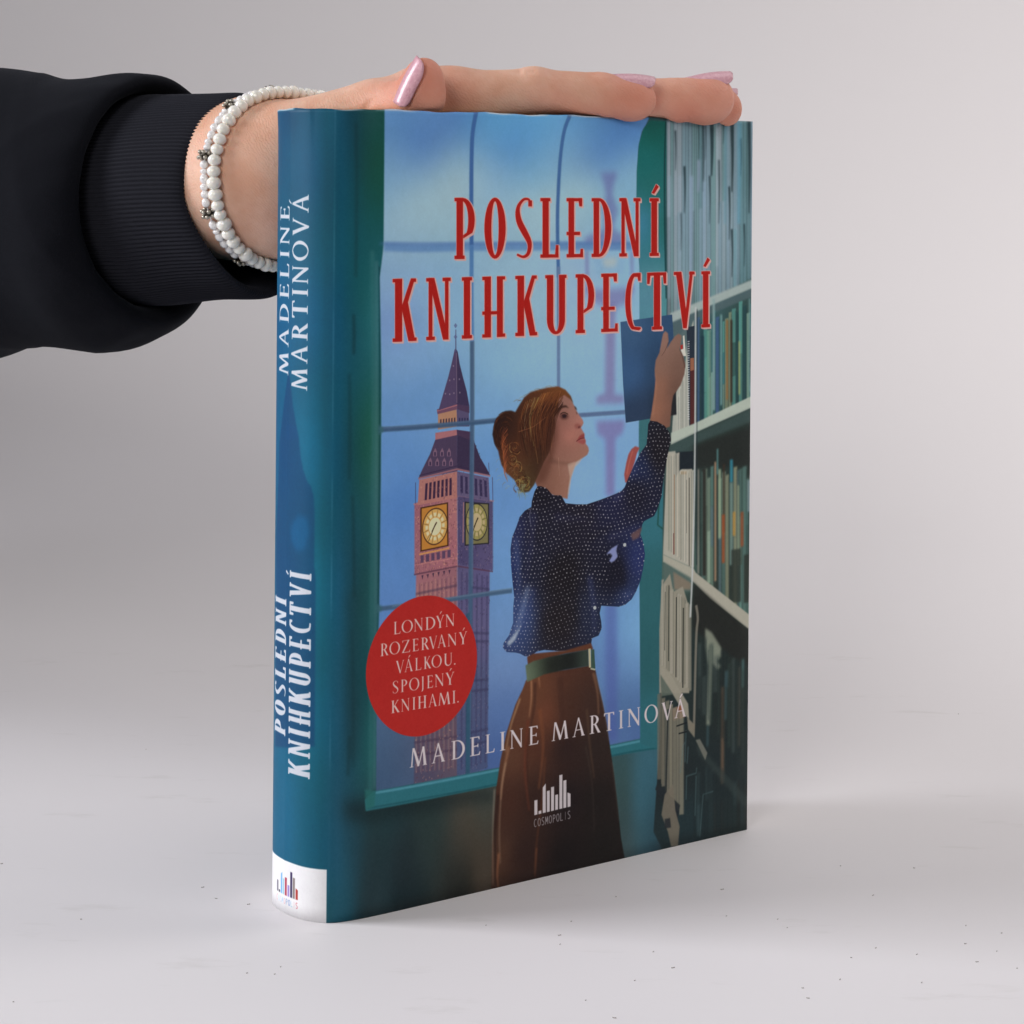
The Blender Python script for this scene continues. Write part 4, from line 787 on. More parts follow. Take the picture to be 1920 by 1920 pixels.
# ------------------------------------------------------------------ the surface: one white sheet, flat table running up into the back
m_bd, nt, b = newmat('matte_white_board')
tc = node(nt, 'ShaderNodeTexCoord'); mp = node(nt, 'ShaderNodeMapping'); nt.links.new(tc.outputs['Object'], mp.inputs[0]); mp.inputs['Scale'].default_value = (1, 3.2, 1)
mp.inputs['Rotation'].default_value = (0, 0, 0.35)
n1 = node(nt, 'ShaderNodeTexNoise', Scale=26.0, Detail=6.0, Roughness=0.62); n2 = node(nt, 'ShaderNodeTexNoise', Scale=420.0, Detail=3.0); n3 = node(nt, 'ShaderNodeTexNoise', Scale=3.0, Detail=2.0)
nt.links.new(mp.outputs[0], n1.inputs['Vector']); nt.links.new(tc.outputs['Object'], n2.inputs['Vector']); nt.links.new(tc.outputs['Object'], n3.inputs['Vector'])
# faint scuffs: a stretched noise thresholded to thin streaks
rp = node(nt, 'ShaderNodeValToRGB'); rp.color_ramp.elements[0].position = .61; rp.color_ramp.elements[0].color = (0.768, 0.742, 0.752, 1); rp.color_ramp.elements[1].position = .80; rp.color_ramp.elements[1].color = (0.66, 0.635, 0.63, 1)
gp = node(nt, 'ShaderNodeNewGeometry'); sx = node(nt, 'ShaderNodeSeparateXYZ'); nt.links.new(gp.outputs['Position'], sx.inputs[0])
mz = node(nt, 'ShaderNodeMapRange'); mz.inputs['From Min'].default_value = .004; mz.inputs['From Max'].default_value = .03; mz.inputs['To Min'].default_value = 1; mz.inputs['To Max'].default_value = .72; nt.links.new(sx.outputs['Z'], mz.inputs[0])
mm = node(nt, 'ShaderNodeMath', _operation='MULTIPLY'); nt.links.new(n1.outputs[0], mm.inputs[0]); nt.links.new(mz.outputs[0], mm.inputs[1]); nt.links.new(mm.outputs[0], rp.inputs[0])
mx = node(nt, 'ShaderNodeMix', _data_type='RGBA', _blend_type='MULTIPLY'); mx.inputs[0].default_value = 1.0
rp2 = node(nt, 'ShaderNodeValToRGB'); rp2.color_ramp.elements[0].color = (.965, .965, .965, 1); rp2.color_ramp.elements[1].color = (1.0, 1.0, 1.0, 1)
nt.links.new(n3.outputs[0], rp2.inputs[0]); nt.links.new(rp.outputs[0], mx.inputs[6]); nt.links.new(rp2.outputs[0], mx.inputs[7]); nt.links.new(mx.outputs[2], b.inputs['Base Color'])
b.inputs['Roughness'].default_value = 0.55; b.inputs['Specular IOR Level'].default_value = 0.35
bump_chain(nt, b, [(n1.outputs[0], .10, .0008), (n2.outputs[0], .05, .0002)])
prof = [(-900, 0), (0, 0), (820, 0)]
for a in np.linspace(0, math.pi / 2, 28)[1:]: prof.append((820 + 420 * math.sin(a), 420 - 420 * math.cos(a)))
prof += [(1240, 700), (1240, 1500)]
xs_ = np.linspace(-1500, 1500, 2)
vv = [(x, y, z) for x in xs_ for y, z in prof]
bd = mesh_obj('backdrop', vv, grid_faces(2, len(prof)), m_bd); bd['kind'] = 'structure'

# ------------------------------------------------------------------ the book
img = bpy.data.images.new('jacket_print', TW, TH, alpha=False)
enc = np.where(ALB <= 0.0031308, ALB * 12.92, 1.055 * np.power(ALB, 1 / 2.4) - 0.055)
px_ = np.ones((TH, TW, 4), np.float32); px_[..., :3] = enc[::-1]
img.pixels.foreach_set(px_.ravel()); img.update(); img.pack()
m_jk, nt, b = newmat('satin_printed_paper')
ti = node(nt, 'ShaderNodeTexImage', _image=img, _extension='EXTEND', _interpolation='Cubic'); nt.links.new(ti.outputs[0], b.inputs['Base Color'])
tc = node(nt, 'ShaderNodeTexCoord'); na = node(nt, 'ShaderNodeTexNoise', Scale=18.0, Detail=3.0); nb = node(nt, 'ShaderNodeTexNoise', Scale=900.0, Detail=2.0)
nt.links.new(tc.outputs['Object'], na.inputs['Vector']); nt.links.new(tc.outputs['Object'], nb.inputs['Vector'])
rr_ = node(nt, 'ShaderNodeMapRange'); rr_.inputs['To Min'].default_value = .48; rr_.inputs['To Max'].default_value = .62; nt.links.new(na.outputs[0], rr_.inputs[0]); nt.links.new(rr_.outputs[0], b.inputs['Roughness'])
b.inputs['Specular IOR Level'].default_value = 0.20; b.inputs['Coat Weight'].default_value = 0.02; b.inputs['Coat Roughness'].default_value = 0.22
bump_chain(nt, b, [(na.outputs[0], .12, .0012), (nb.outputs[0], .035, .0001)])
m_pw, nt, b = newmat('white_paper_edge'); b.inputs['Base Color'].default_value = (.80, .79, .77, 1); b.inputs['Roughness'].default_value = .8
m_pg, nt, b = newmat('cream_pages'); tc = node(nt, 'ShaderNodeTexCoord'); wv = node(nt, 'ShaderNodeTexNoise', Scale=60.0, Detail=4.0); mp = node(nt, 'ShaderNodeMapping'); mp.inputs['Scale'].default_value = (1, 30, 1)
nt.links.new(tc.outputs['Object'], mp.inputs[0]); nt.links.new(mp.outputs[0], wv.inputs['Vector']); rp = node(nt, 'ShaderNodeValToRGB'); rp.color_ramp.elements[0].color = (.50, .44, .34, 1); rp.color_ramp.elements[1].color = (.74, .69, .58, 1); nt.links.new(wv.outputs[0], rp.inputs[0]); nt.links.new(rp.outputs[0], b.inputs['Base Color']); b.inputs['Roughness'].default_value = .85
m_cl, nt, b = newmat('navy_book_cloth'); b.inputs['Base Color'].default_value = (.03, .06, .12, 1); b.inputs['Roughness'].default_value = .75

base_c = plan(60, -THICK / 2)
book = thing('book', 'thick hardback novel with blue spine and illustrated dust jacket, standing upright under the hand', 'book', (base_c[0] * MM, base_c[1] * MM, 0))
fold = [(COVER_W + .45, -.35), (COVER_W + .6, -1.2), (COVER_W + .55, -2.4), (COVER_W + .2, -3.2), (COVER_W - 1.5, -3.5), (COVER_W - 8, -3.55), (80, -3.55)]
fold_b = [(a, -THICK - o) for a, o in fold][::-1]
prof_j = [tuple(p) for p in fold_b] + [tuple(p) for p in PROFILE] + fold
arc_j = [ARC[0] - 1.0] * len(fold_b) + list(ARC) + [S_MAX + 1.0] * len(fold)
rows = [0, 4, 12] + list(np.linspace(24, 203, 14)) + [210, 214, BOOK_H]
jr = random.Random(4)
vj, uvj = [], []
for (a, o), s in zip(prof_j, arc_j):
    edge_t = .18 * math.sin(s * .21 + 1) + .10 * math.sin(s * .63)
    for z in rows:
        x, y = plan(a, o)
        flare = max(0, z - 208) / 7
        if s < 9 : x, y = np.array([x, y]) + (-U) * .35 * flare * (1 if abs(s) < 22 else 0)
        vj.append((x, y, z + (edge_t if z == BOOK_H else 0) + .05)); uvj.append(((s - S_MIN) / (S_MAX - S_MIN), z / BOOK_H))
fj = [f[::-1] for f in grid_faces(len(prof_j), len(rows))]
jk = mesh_obj('dust_jacket', vj, fj, [m_jk, m_pw, m_pw], book)
uvl = jk.data.uv_layers.new(name='UVMap')
for li, lp in enumerate(jk.data.loops): uvl.data[li].uv = uvj[lp.vertex_index]
nr = Vector(jk.data.polygons[len(jk.data.polygons) * 3 // 4].normal)
if nr.xy.dot(Vector(NRM)) < 0: jk.data.flip_normals()
so = jk.modifiers.new('thickness', 'SOLIDIFY'); so.thickness = .22 * MM; so.offset = -1; so.material_offset = 1; so.material_offset_rim = 2; so.use_rim = True
def slab(name, poly, z0, z1, mat, parent, bev=.3):
    n = len(poly); v = [(*plan(a, o), z0) for a, o in poly] + [(*plan(a, o), z1) for a, o in poly]
    f = [[i, (i + 1) % n, n + (i + 1) % n, n + i] for i in range(n)] + [list(range(n))[::-1], list(range(n, 2 * n))]
    o_ = mesh_obj(name, v, f, mat, parent, smooth=False)
    bm = bmesh.new(); bm.from_mesh(o_.data); bmesh.ops.recalc_face_normals(bm, faces=bm.faces); bm.to_mesh(o_.data); bm.free()
    if bev:
        bv = o_.modifiers.new('bevel', 'BEVEL'); bv.width = bev * MM; bv.segments = 2; bv.limit_method = 'ANGLE'
    return o_
slab('front_board', [(8, -.5), (COVER_W - .1, -.5), (COVER_W - .1, -3.1), (8, -3.1)], 0.3, BOOK_H - .5, m_cl, book)
slab('back_board', [(8, -THICK + .5), (COVER_W - .1, -THICK + .5), (COVER_W - .1, -THICK + 3.1), (8, -THICK + 3.1)], 0.3, BOOK_H - .5, m_cl, book)
sp = [(a + .8, o) for a, o in PROFILE if a < 4 and o < -2 and o > -THICK + 2]
slab('spine_lining', sp + [(a + 1.6, o) for a, o in sp[::-1]], 0.4, BOOK_H - .4, m_cl, book, 0)
pb = [(a + 3.2, -THICK / 2 + (o + THICK / 2) * .78) for a, o in PROFILE if a < 4 and o < -2 and o > -THICK + 2]
slab('page_block', pb + [(COVER_W - 4, -4.0), (COVER_W - 5.4, -12), (COVER_W - 5.8, -THICK / 2), (COVER_W - 5.4, -THICK + 12), (COVER_W - 4, -THICK + 4.0)], 3.0, BOOK_H - 3.2, m_pg, book, 0)

# ------------------------------------------------------------------ the hand: one continuous skin, grown from a distance field
def rcone(P, a, b, ra, rb):
    a = np.array(a, np.float32); b = np.array(b, np.float32); d = b - a; L2 = float(d @ d)
    t = np.clip(((P - a) @ d) / L2, 0, 1)
    return np.linalg.norm(P - (a + t[..., None] * d), axis=-1) - (ra + (rb - ra) * t)
def ellip(P, c, r, ax=None):
    q = P - np.array(c, np.float32)
    if ax is not None: q = q @ np.array(ax, np.float32).T
    r = np.array(r, np.float32); k0 = np.linalg.norm(q / r, axis=-1); k1 = np.linalg.norm(q / (r * r), axis=-1)
    return k0 * (k0 - 1) / np.maximum(k1, 1e-6)
def smin(a, b, k):
    h = np.clip(.5 + .5 * (b - a) / k, 0, 1)
    return b * (1 - h) + a * h - k * h * (1 - h)
def smax(a, b, k): return -smin(-a, -b, k)

FING = {
 'index':  dict(j=[(-26, 622.5, 218.2), (6, 630.0, 221.2), (25.0, 635.2, 220.9), (35.4, 638.2, 220.5)], r=[8.9, 7.4, 6.8, 5.9]),
 'middle': dict(j=[(-15, 641, 216.8), (27, 645.5, 219.9), (47.0, 651.0, 220.2), (59.0, 655.0, 221.3)], r=[9.6, 7.5, 6.7, 6.9]),
 'ring':   dict(j=[(-16, 659, 214.8), (22, 661.0, 218.6), (45.0, 662.0, 219.6), (62.8, 664.0, 218.9)], r=[9.2, 7.3, 6.7, 6.2]),
 'pinky':  dict(j=[(-20, 675, 213.5), (6, 681.0, 217.5), (20.0, 683.0, 218.0), (30.0, 684.0, 217.8)], r=[8.2, 6.4, 5.8, 5.2]),
}
THUMB = dict(j=[(-62, 622, 207.0), (-39.0, 619.5, 216.0), (-27.2, 607.5, 217.8), (-24.4, 603.2, 224.9)], r=[11.0, 8.0, 6.6, 5.0])
W0 = np.array([-78.0, 640.0, 196.5]); AX = np.array([-.853, .522, 0.0]); SD = np.array([-.522, -.853, 0.0])

def hand_sdf(P):
    palm = None
    for a, ra, f in (((-70, 627, 202.5), 12.0, 'index'), ((-71, 636, 202), 13.5, 'middle'), ((-71, 646, 200.5), 13.5, 'ring'), ((-70, 655, 198), 12.5, 'pinky')):
        m = FING[f]['j'][0]; d = rcone(P, a, m, ra, FING[f]['r'][0]); palm = d if palm is None else smin(palm, d, 5)
    palm = smin(palm, rcone(P, (-80, 636.5, 195.0), (-66, 632, 193.0), 19.2, 17.8), 10)        # heel of the hand
    palm = smin(palm, ellip(P, (-64, 620, 201), (16, 10.5, 13.5)), 8)                       # ball of the thumb
    arm = smin(rcone(P, W0 + SD * 3.5 + AX * -3, W0 + SD * 3.0 + AX * 60, 18.8, 18.5), rcone(P, W0 - SD * 5 + AX * -3, W0 - SD * 4 + AX * 60, 18.8, 18.5), 12)
    d = smin(palm, arm, 12)
    for k, f in FING.items():
        j, r = f['j'], f['r']
        fd = rcone(P, j[0], j[1], r[0], r[1] - .2)
        fd = smin(fd, rcone(P, j[1], j[2], r[1] - .2, r[2]), 1.5)
        fd = smin(fd, rcone(P, j[2], j[3], r[2], r[3]), 1.5)
        jj = np.array(j[1]); dirf = np.array(j[3]) - np.array(j[2]); dirf /= np.linalg.norm(dirf)
        fd = smin(fd, ellip(P, jj + np.array([0, 0, .6]), (7.5, r[1] - .4, r[1] - .7)), 2.5)   # knuckle
        fd = smin(fd, ellip(P, np.array(j[3]) - dirf * 2 + np.array([0, -.3, -1.3]), (7.0, r[3] - .2, r[3] - .7)), 2.5)   # pulp
        d = smin(d, fd, 1.6) if k == 'index' else smin(d, fd, 1.3)
        for q in (1,):
            web = rcone(P, np.array(j[0]) * .75 + np.array(j[1]) * .25, np.array(j[0]), r[0] - .4, r[0])
            d = smin(d, web, 6)
    # flesh between the fingers, a third of the way up
    ks = list(FING)
    for a, b_ in zip(ks[:-1], ks[1:]):
        pa = np.array(FING[a]['j'][0]) * .62 + np.array(FING[a]['j'][1]) * .38; pb_ = np.array(FING[b_]['j'][0]) * .62 + np.array(FING[b_]['j'][1]) * .38
        d = smin(d, rcone(P, (pa + pb_) / 2 - np.array([4, 0, 1.0]), (pa + pb_) / 2 - np.array([16, 0, 1.5]), 5.2, 8), 5)
    # thumb
    j, r = THUMB['j'], THUMB['r']
    td = smin(rcone(P, j[0], j[1], r[0], r[1]), rcone(P, j[1], j[2], r[1], r[2]), 3)
    td2 = smin(rcone(P, j[2], j[3], r[2], r[3]), ellip(P, (-24.7, 603.8, 219.6), (6.4, 5.6, 8.2)), 2.5)
    td = smin(td, td2, 3)
    web = rcone(P, (-46, 623, 211), (-32, 627, 216), 8.0, 7.4)
    td = smin(td, web, 5)
    d = smin(d, td, 3.2)
    # bracelets press into nothing; creases are cut where the photograph shows them
    def groove(a, b_, w, dep):
        nonlocal d
        g = rcone(P, a, b_, w, w); d = d + dep * np.exp(-(np.maximum(g, 0) / (w * .8)) ** 2)
    groove((-35.5, 606, 224.0), (-42.0, 610, 214.6), .7, .8)
    groove((-36.0, 603, 219.0), (-38.5, 606, 214.0), .8, .18)
    for k, (dd, n_) in {'index': (1.0, 3), 'middle': (.8, 2)}.items():
        jx = np.array(FING[k]['j'][1]); rr = FING[k]['r'][1]
        for q in range(n_):
            c = jx + np.array([-3.4 + q * 2.3 + .5 * math.sin(q * 2.1), 0, rr - .1]); groove(c + np.array([-.8, -5.0, -1.5]), c + np.array([.6, 4, 0]), .42, .42)
        jx = np.array(FING[k]['j'][2]); rr = FING[k]['r'][2]
        for q in range(2):
            c = jx + np.array([-1.6 + q * 2.0, 0, rr + .1]); groove(c + np.array([-.4, -4.0, -1.2]), c + np.array([.4, 3, 0]), .35, .3)
    for x in (): groove((x, 601 - (x + 31) * .6, 224), (x + 1.0, 600, 217), .3, .25)
    # the book it leans on: flesh flattens against the top and the back board
    along = (P[..., 0] - P0[0]) * U[0] + (P[..., 1] - P0[1]) * U[1]; out = (P[..., 0] - P0[0]) * NRM[0] + (P[..., 1] - P0[1]) * NRM[1]
    bx = np.maximum(np.maximum(-8.8 - along, along - 147), np.maximum(out - .55, -THICK - .6 - out)); bz = P[..., 2] - 215.35
    bookd = np.maximum(bx, bz)
    return smax(d, -bookd, 1.2)

def surface_nets(f, lo, hi, h):
    xs = np.arange(lo[0], hi[0], h, dtype=np.float32); ys = np.arange(lo[1], hi[1], h, dtype=np.float32); zs = np.arange(lo[2], hi[2], h, dtype=np.float32)
    V = np.empty((len(xs), len(ys), len(zs)), np.float32)
    for i in range(0, len(xs), 24):
        g = np.stack(np.meshgrid(xs[i:i + 24], ys, zs, indexing='ij'), -1); V[i:i + 24] = f(g)
    S = V < 0
    nx, ny, nz = [n - 1 for n in V.shape]
    cnt = np.zeros((nx, ny, nz), np.float32); acc = np.zeros((nx, ny, nz, 3), np.float32)
    C = [(i, j, k) for i in (0, 1) for j in (0, 1) for k in (0, 1)]
    sl = lambda c: (slice(c[0], c[0] + nx), slice(c[1], c[1] + ny), slice(c[2], c[2] + nz))
    for a in C:
        for ax in range(3):
            if a[ax] == 1: continue
            b_ = list(a); b_[ax] = 1; b_ = tuple(b_)
            va, vb = V[sl(a)], V[sl(b_)]; cr = (va < 0) != (vb < 0)
            t = np.where(cr, va / np.where(cr, va - vb, 1), 0)
            cnt += cr
            for q in range(3): acc[..., q] += cr * (a[q] + (t if q == ax else 0))
    act = cnt > 0; idx = -np.ones((nx, ny, nz), np.int64); n = int(act.sum()); idx[act] = np.arange(n)
    ii = np.argwhere(act).astype(np.float32)
    verts = (ii + acc[act] / cnt[act][:, None]) * h + np.array([xs[0], ys[0], zs[0]])
    faces = []
    for ax in range(3):
        u, v = (ax + 1) % 3, (ax + 2) % 3
        sa = [slice(None)] * 3; sb_ = [slice(None)] * 3; sa[ax] = slice(0, -1); sb_[ax] = slice(1, None)
        A, B = S[tuple(sa)], S[tuple(sb_)]
        e = np.argwhere(A != B); e = e[(e[:, u] > 0) & (e[:, v] > 0) & (e[:, u] < V.shape[u] - 1) & (e[:, v] < V.shape[v] - 1)]
        q = []
        for du, dv in ((0, 0), (1, 0), (1, 1), (0, 1)):
            c = e.copy(); c[:, u] -= du; c[:, v] -= dv; q.append(idx[c[:, 0], c[:, 1], c[:, 2]])
        q = np.stack(q, 1); fl = A[tuple(e.T)]; q[~fl] = q[~fl][:, ::-1]; faces.append(q)
    return verts, np.vstack(faces)

hv, hf = surface_nets(hand_sdf, (-126, 568, 168), (76, 700, 236), .62)
m_sk, nt, b = newmat('skin')
at = node(nt, 'ShaderNodeAttribute', _attribute_name='flush'); tc = node(nt, 'ShaderNodeTexCoord')
ns = node(nt, 'ShaderNodeTexNoise', Scale=55.0, Detail=4.0, Roughness=.6); nf = node(nt, 'ShaderNodeTexNoise', Scale=900.0, Detail=3.0)
vo = node(nt, 'ShaderNodeTexVoronoi', Scale=1150.0); mpk = node(nt, 'ShaderNodeMapping'); mpk.inputs['Scale'].default_value = (1, 1, 1.8); mpk.inputs['Rotation'].default_value = (0, .6, .2)
for n_ in (ns, nf): nt.links.new(tc.outputs['Object'], n_.inputs['Vector'])
nt.links.new(tc.outputs['Object'], mpk.inputs[0]); nt.links.new(mpk.outputs[0], vo.inputs['Vector'])
r1 = node(nt, 'ShaderNodeValToRGB'); r1.color_ramp.elements[0].position = .36; r1.color_ramp.elements[0].color = (.70, .375, .25, 1); r1.color_ramp.elements[1].position = .64; r1.color_ramp.elements[1].color = (.82, .53, .395, 1)
nt.links.new(ns.outputs[0], r1.inputs[0])
mxk = node(nt, 'ShaderNodeMix', _data_type='RGBA'); nt.links.new(r1.outputs[0], mxk.inputs[6]); mxk.inputs[7].default_value = (.66, .215, .145, 1)
mth = node(nt, 'ShaderNodeMath', _operation='MULTIPLY'); nt.links.new(at.outputs['Fac'], mth.inputs[0]); mth.inputs[1].default_value = .85; nt.links.new(mth.outputs[0], mxk.inputs[0]); nt.links.new(mxk.outputs[2], b.inputs['Base Color'])
b.inputs['Subsurface Weight'].default_value = .22; b.inputs['Subsurface Radius'].default_value = (1.0, .36, .2); b.inputs['Subsurface Scale'].default_value = .0035
b.inputs['Roughness'].default_value = .52; b.inputs['Specular IOR Level'].default_value = .36
wv_ = node(nt, 'ShaderNodeTexWave', Scale=420.0, Distortion=9.0, Detail=3.0); mw = node(nt, 'ShaderNodeMapping'); mw.inputs['Rotation'].default_value = (0, .7, .35); nt.links.new(tc.outputs['Object'], mw.inputs[0]); nt.links.new(mw.outputs[0], wv_.inputs['Vector']); wv_.inputs['Detail Scale'].default_value = 1.4
bump_chain(nt, b, [(wv_.outputs[1], .22, .00022), (ns.outputs[0], .2, .0014), (nf.outputs[0], .2, .0002), (vo.outputs['Distance'], .22, .0003)])

wb = W0 + AX * 48
person = thing('person', 'left hand pressed flat on the top of the book, pink nails, black ribbed sweatshirt cuff', 'person', (wb[0] * MM, wb[1] * MM, wb[2] * MM))
skin = mesh_obj('arm_and_hand', hv, hf, m_sk, person)
bm = bmesh.new(); bm.from_mesh(skin.data); bmesh.ops.smooth_vert(bm, verts=bm.verts, factor=.5, use_axis_x=True, use_axis_y=True, use_axis_z=True); bm.to_mesh(skin.data); bm.free()
fl = np.zeros(len(hv), np.float32)
for c, r in [(FING[k]['j'][3], 15) for k in FING] + [(THUMB['j'][3], 17), ((12, 628, 218), 10), ((-60, 612, 182), 10), ((30, 640, 214), 14), ((50, 650, 214), 14)]:
    fl = np.maximum(fl, np.exp(-((np.linalg.norm(hv - np.array(c), axis=1)) / r) ** 2) * (.95 if r != 10 else .5))
low = np.exp(-(np.clip(hv[:, 2] - 213.5, 0, 99) / 5.0) ** 2) * np.clip((hv[:, 0] + 10) / 25, 0, 1) * .75
fl = np.maximum(fl, low)
aa = skin.data.attributes.new('flush', 'FLOAT', 'POINT'); aa.data.foreach_set('value', fl)

# --- nails
m_nl, nt, b = newmat('pink_shimmer_varnish'); tc = node(nt, 'ShaderNodeTexCoord'); gl = node(nt, 'ShaderNodeTexVoronoi', Scale=1700.0); nt.links.new(tc.outputs['Object'], gl.inputs['Vector'])
r2 = node(nt, 'ShaderNodeValToRGB'); r2.color_ramp.elements[0].color = (.58, .27, .33, 1); r2.color_ramp.elements[1].color = (.72, .41, .46, 1); nt.links.new(gl.outputs['Color'], r2.inputs[0]); nt.links.new(r2.outputs[0], b.inputs['Base Color'])
b.inputs['Roughness'].default_value = .38; b.inputs['Coat Weight'].default_value = .3; b.inputs['Coat Roughness'].default_value = .12; b.inputs['Metallic'].default_value = .0
bump_chain(nt, b, [(gl.outputs['Distance'], .2, .00006)])
def nail(base, tip, n, w, lift=0.6, rad=None, thick=.38):
    base = np.array(base, float); tip = np.array(tip, float); t = tip - base; L = np.linalg.norm(t); t /= L
    n = np.array(n, float); n -= t * (n @ t); n /= np.linalg.norm(n); s = np.cross(t, n); rad = rad or w * .545
    nu, nv = 20, 15; top, bot = [], []
    amax = math.asin(min(.98, w / 2 / rad))
    for i in range(nu):
        k = i / (nu - 1)
        wk = 1.0
        if k < .22: wk = math.sin(math.acos(1 - k / .22)) * .35 + .65 if k > 0 else .62
        if k > .55: q = (k - .55) / .45; wk = math.sqrt(max(0, 1 - q ** 2.6)) * .72 + .28
        for j in range(nv):
            a = (j / (nv - 1) * 2 - 1) * amax * wk
            p = base + t * L * k + s * rad * math.sin(a) + n * (rad * (math.cos(a) - 1) + lift * math.sin(math.pi * min(1, k * .9)) )
            top.append(p); bot.append(p - n * (thick if k > .05 else .25))
    v = top + bot; N = nu * nv; f = grid_faces(nu, nv); f = f + [[a + N for a in q][::-1] for q in f]
    rim = [i * nv for i in range(nu)] + [(nu - 1) * nv + j for j in range(1, nv)] + [i * nv + nv - 1 for i in range(nu - 2, -1, -1)] + [j for j in range(nv - 2, 0, -1)]
    for a, b_ in zip(rim, rim[1:] + rim[:1]): f.append([a, a + N, b_ + N, b_])
    o_ = mesh_obj('fingernail', v, f, m_nl, skin)
    bm = bmesh.new(); bm.from_mesh(o_.data); bmesh.ops.recalc_face_normals(bm, faces=bm.faces); bm.to_mesh(o_.data); bm.free()
    return o_
skin_children = []
def fr(a, b_, k): return np.array(a) * (1 - k) + np.array(b_) * k
nail((28.0, 635.0, 227.2), (41.0, 638.4, 226.7), (0, -.28, 1), 8.8, .6)
nail((51.4, 651.3, 227.2), (64.8, 655.6, 229.3), (0, -.28, 1), 8.8, .6)
nail((55.5, 663.8, 223.2), (67.6, 667.0, 224.8), (0, -.1, 1), 8.4, .6)
nail((22.0, 683.0, 222.4), (34.6, 684.6, 223.0), (-.05, 0, 1), 9, .6)
nail((-32.5, 600.9, 217.6), (-26.0, 599.0, 230.0), (-.86, -.40, .36), 8.2, .5)

# ------------------------------------------------------------------ sweatshirt
m_fb, nt, b = newmat('black_sweatshirt_fleece'); tc = node(nt, 'ShaderNodeTexCoord'); f1 = node(nt, 'ShaderNodeTexNoise', Scale=2600.0, Detail=2.0); f2 = node(nt, 'ShaderNodeTexNoise', Scale=40.0, Detail=3.0)
for n_ in (f1, f2): nt.links.new(tc.outputs['Object'], n_.inputs['Vector'])
b.inputs['Base Color'].default_value = (.0052, .0055, .0078, 1); b.inputs['Roughness'].default_value = .95; b.inputs['Specular IOR Level'].default_value = .06
b.inputs['Sheen Weight'].default_value = .03; b.inputs['Sheen Roughness'].default_value = .5; b.inputs['Sheen Tint'].default_value = (.7, .75, .9, 1)
bump_chain(nt, b, [(f2.outputs[0], .25, .002), (f1.outputs[0], .5, .00025)])
m_rb, nt, b = newmat('black_ribbing'); tc = node(nt, 'ShaderNodeTexCoord'); f1 = node(nt, 'ShaderNodeTexNoise', Scale=2600.0, Detail=2.0); nt.links.new(tc.outputs['Object'], f1.inputs['Vector'])
b.inputs['Base Color'].default_value = (.0125, .0128, .0175, 1); b.inputs['Roughness'].default_value = .92; b.inputs['Sheen Weight'].default_value = .05; b.inputs['Sheen Tint'].default_value = (.75, .78, .9, 1); b.inputs['Specular IOR Level'].default_value = .08
bump_chain(nt, b, [(f1.outputs[0], .5, .0002)])
def sleeve(name, rings, mat, nth, ribs=0, rib_amp=0, warp=None, parent=None):
    """rings: (t along the arm, side radius, vertical radius, centre z offset, rib weight)"""
    R_ = catmull(rings, 4); v = []
    for i in range(nth):
        th = 2 * math.pi * i / nth
        for t, a, b_, dz, rw in R_:
            da, dt = warp(th, t) if warp else (0, 0)
            rr = 1 + da + rw * rib_amp * math.cos(ribs * th) / 30
            c = W0 + AX * (t + dt + (3.5 if name == 'sleeve' else 0)) + np.array([0, 0, dz])
            v.append(c + SD * a * rr * math.cos(th) + np.array([0, 0, 1]) * b_ * rr * math.sin(th))
    return mesh_obj(name, v, grid_faces(nth, len(R_), True), mat, parent)
def cuff_warp(th, t):
    s = math.sin(th); low = max(0, -s)
    dt = (-9.5 * low ** 1.6 - 1.0 * max(0, s)) * max(0, 1 - t / 34) + 1.2 * math.sin(3 * th + .5) * max(0, 1 - t / 30)
    da = .012 * math.sin(2 * th + t * .1) + .02 * low * math.exp(-((t - 26) / 9) ** 2) + .008 * math.sin(5 * th + .3)
    return da, dt
cuff_r = [(34, 24.6, 25.5, -4.0, 0), (16, 25.0, 26.3, -4.6, .4), (4, 25.0, 26.6, -5.0, .7), (.6, 25.3, 27.2, -5.3, .8), (-.3, 26.3, 28.4, -5.4, .9), (.8, 27.3, 29.4, -5.4, 1), (4, 27.9, 29.9, -5.4, 1), (12, 28.1, 30.2, -5.6, 1), (20, 28.3, 30.6, -6.0, 1), (28, 28.4, 30.9, -6.5, 1), (35, 28.2, 31.0, -6.8, .9), (44, 27.6, 30.6, -7, .6)]
sleeve('ribbed_cuff', cuff_r, m_rb, 1080, 150, .26, cuff_warp, person)
def slv_warp(th, t):
    s, c = math.sin(th), math.cos(th)
    da = .022 * (1 - abs(math.sin(1.5 * th + t * .028 + .8))) ** 3 * min(1, t / 60) + .016 * (1 - abs(math.sin(th - t * .05 + 2.2))) ** 4 + .005 * math.sin(17 * th + 2 * math.sin(th)) * math.exp(-((t - 37) / 8) ** 2) + .018 * math.sin(2 * th + .6 + t * .05) * min(1, t / 50) + .016 * math.sin(3 * th - t * .11) + .03 * max(0, -s) * math.exp(-((t - 44) / 10) ** 2) - .05 * math.exp(-((th - 4.2) / .5) ** 2) * math.exp(-((t - 72) / 14) ** 2)
    dt = 5.5 * max(0, -s) ** 2 * -1 * max(0, 1 - (t - 26) / 30) + 1.5 * math.sin(2 * th) * max(0, 1 - (t - 26) / 30)
    return da, dt
SH_ = 3
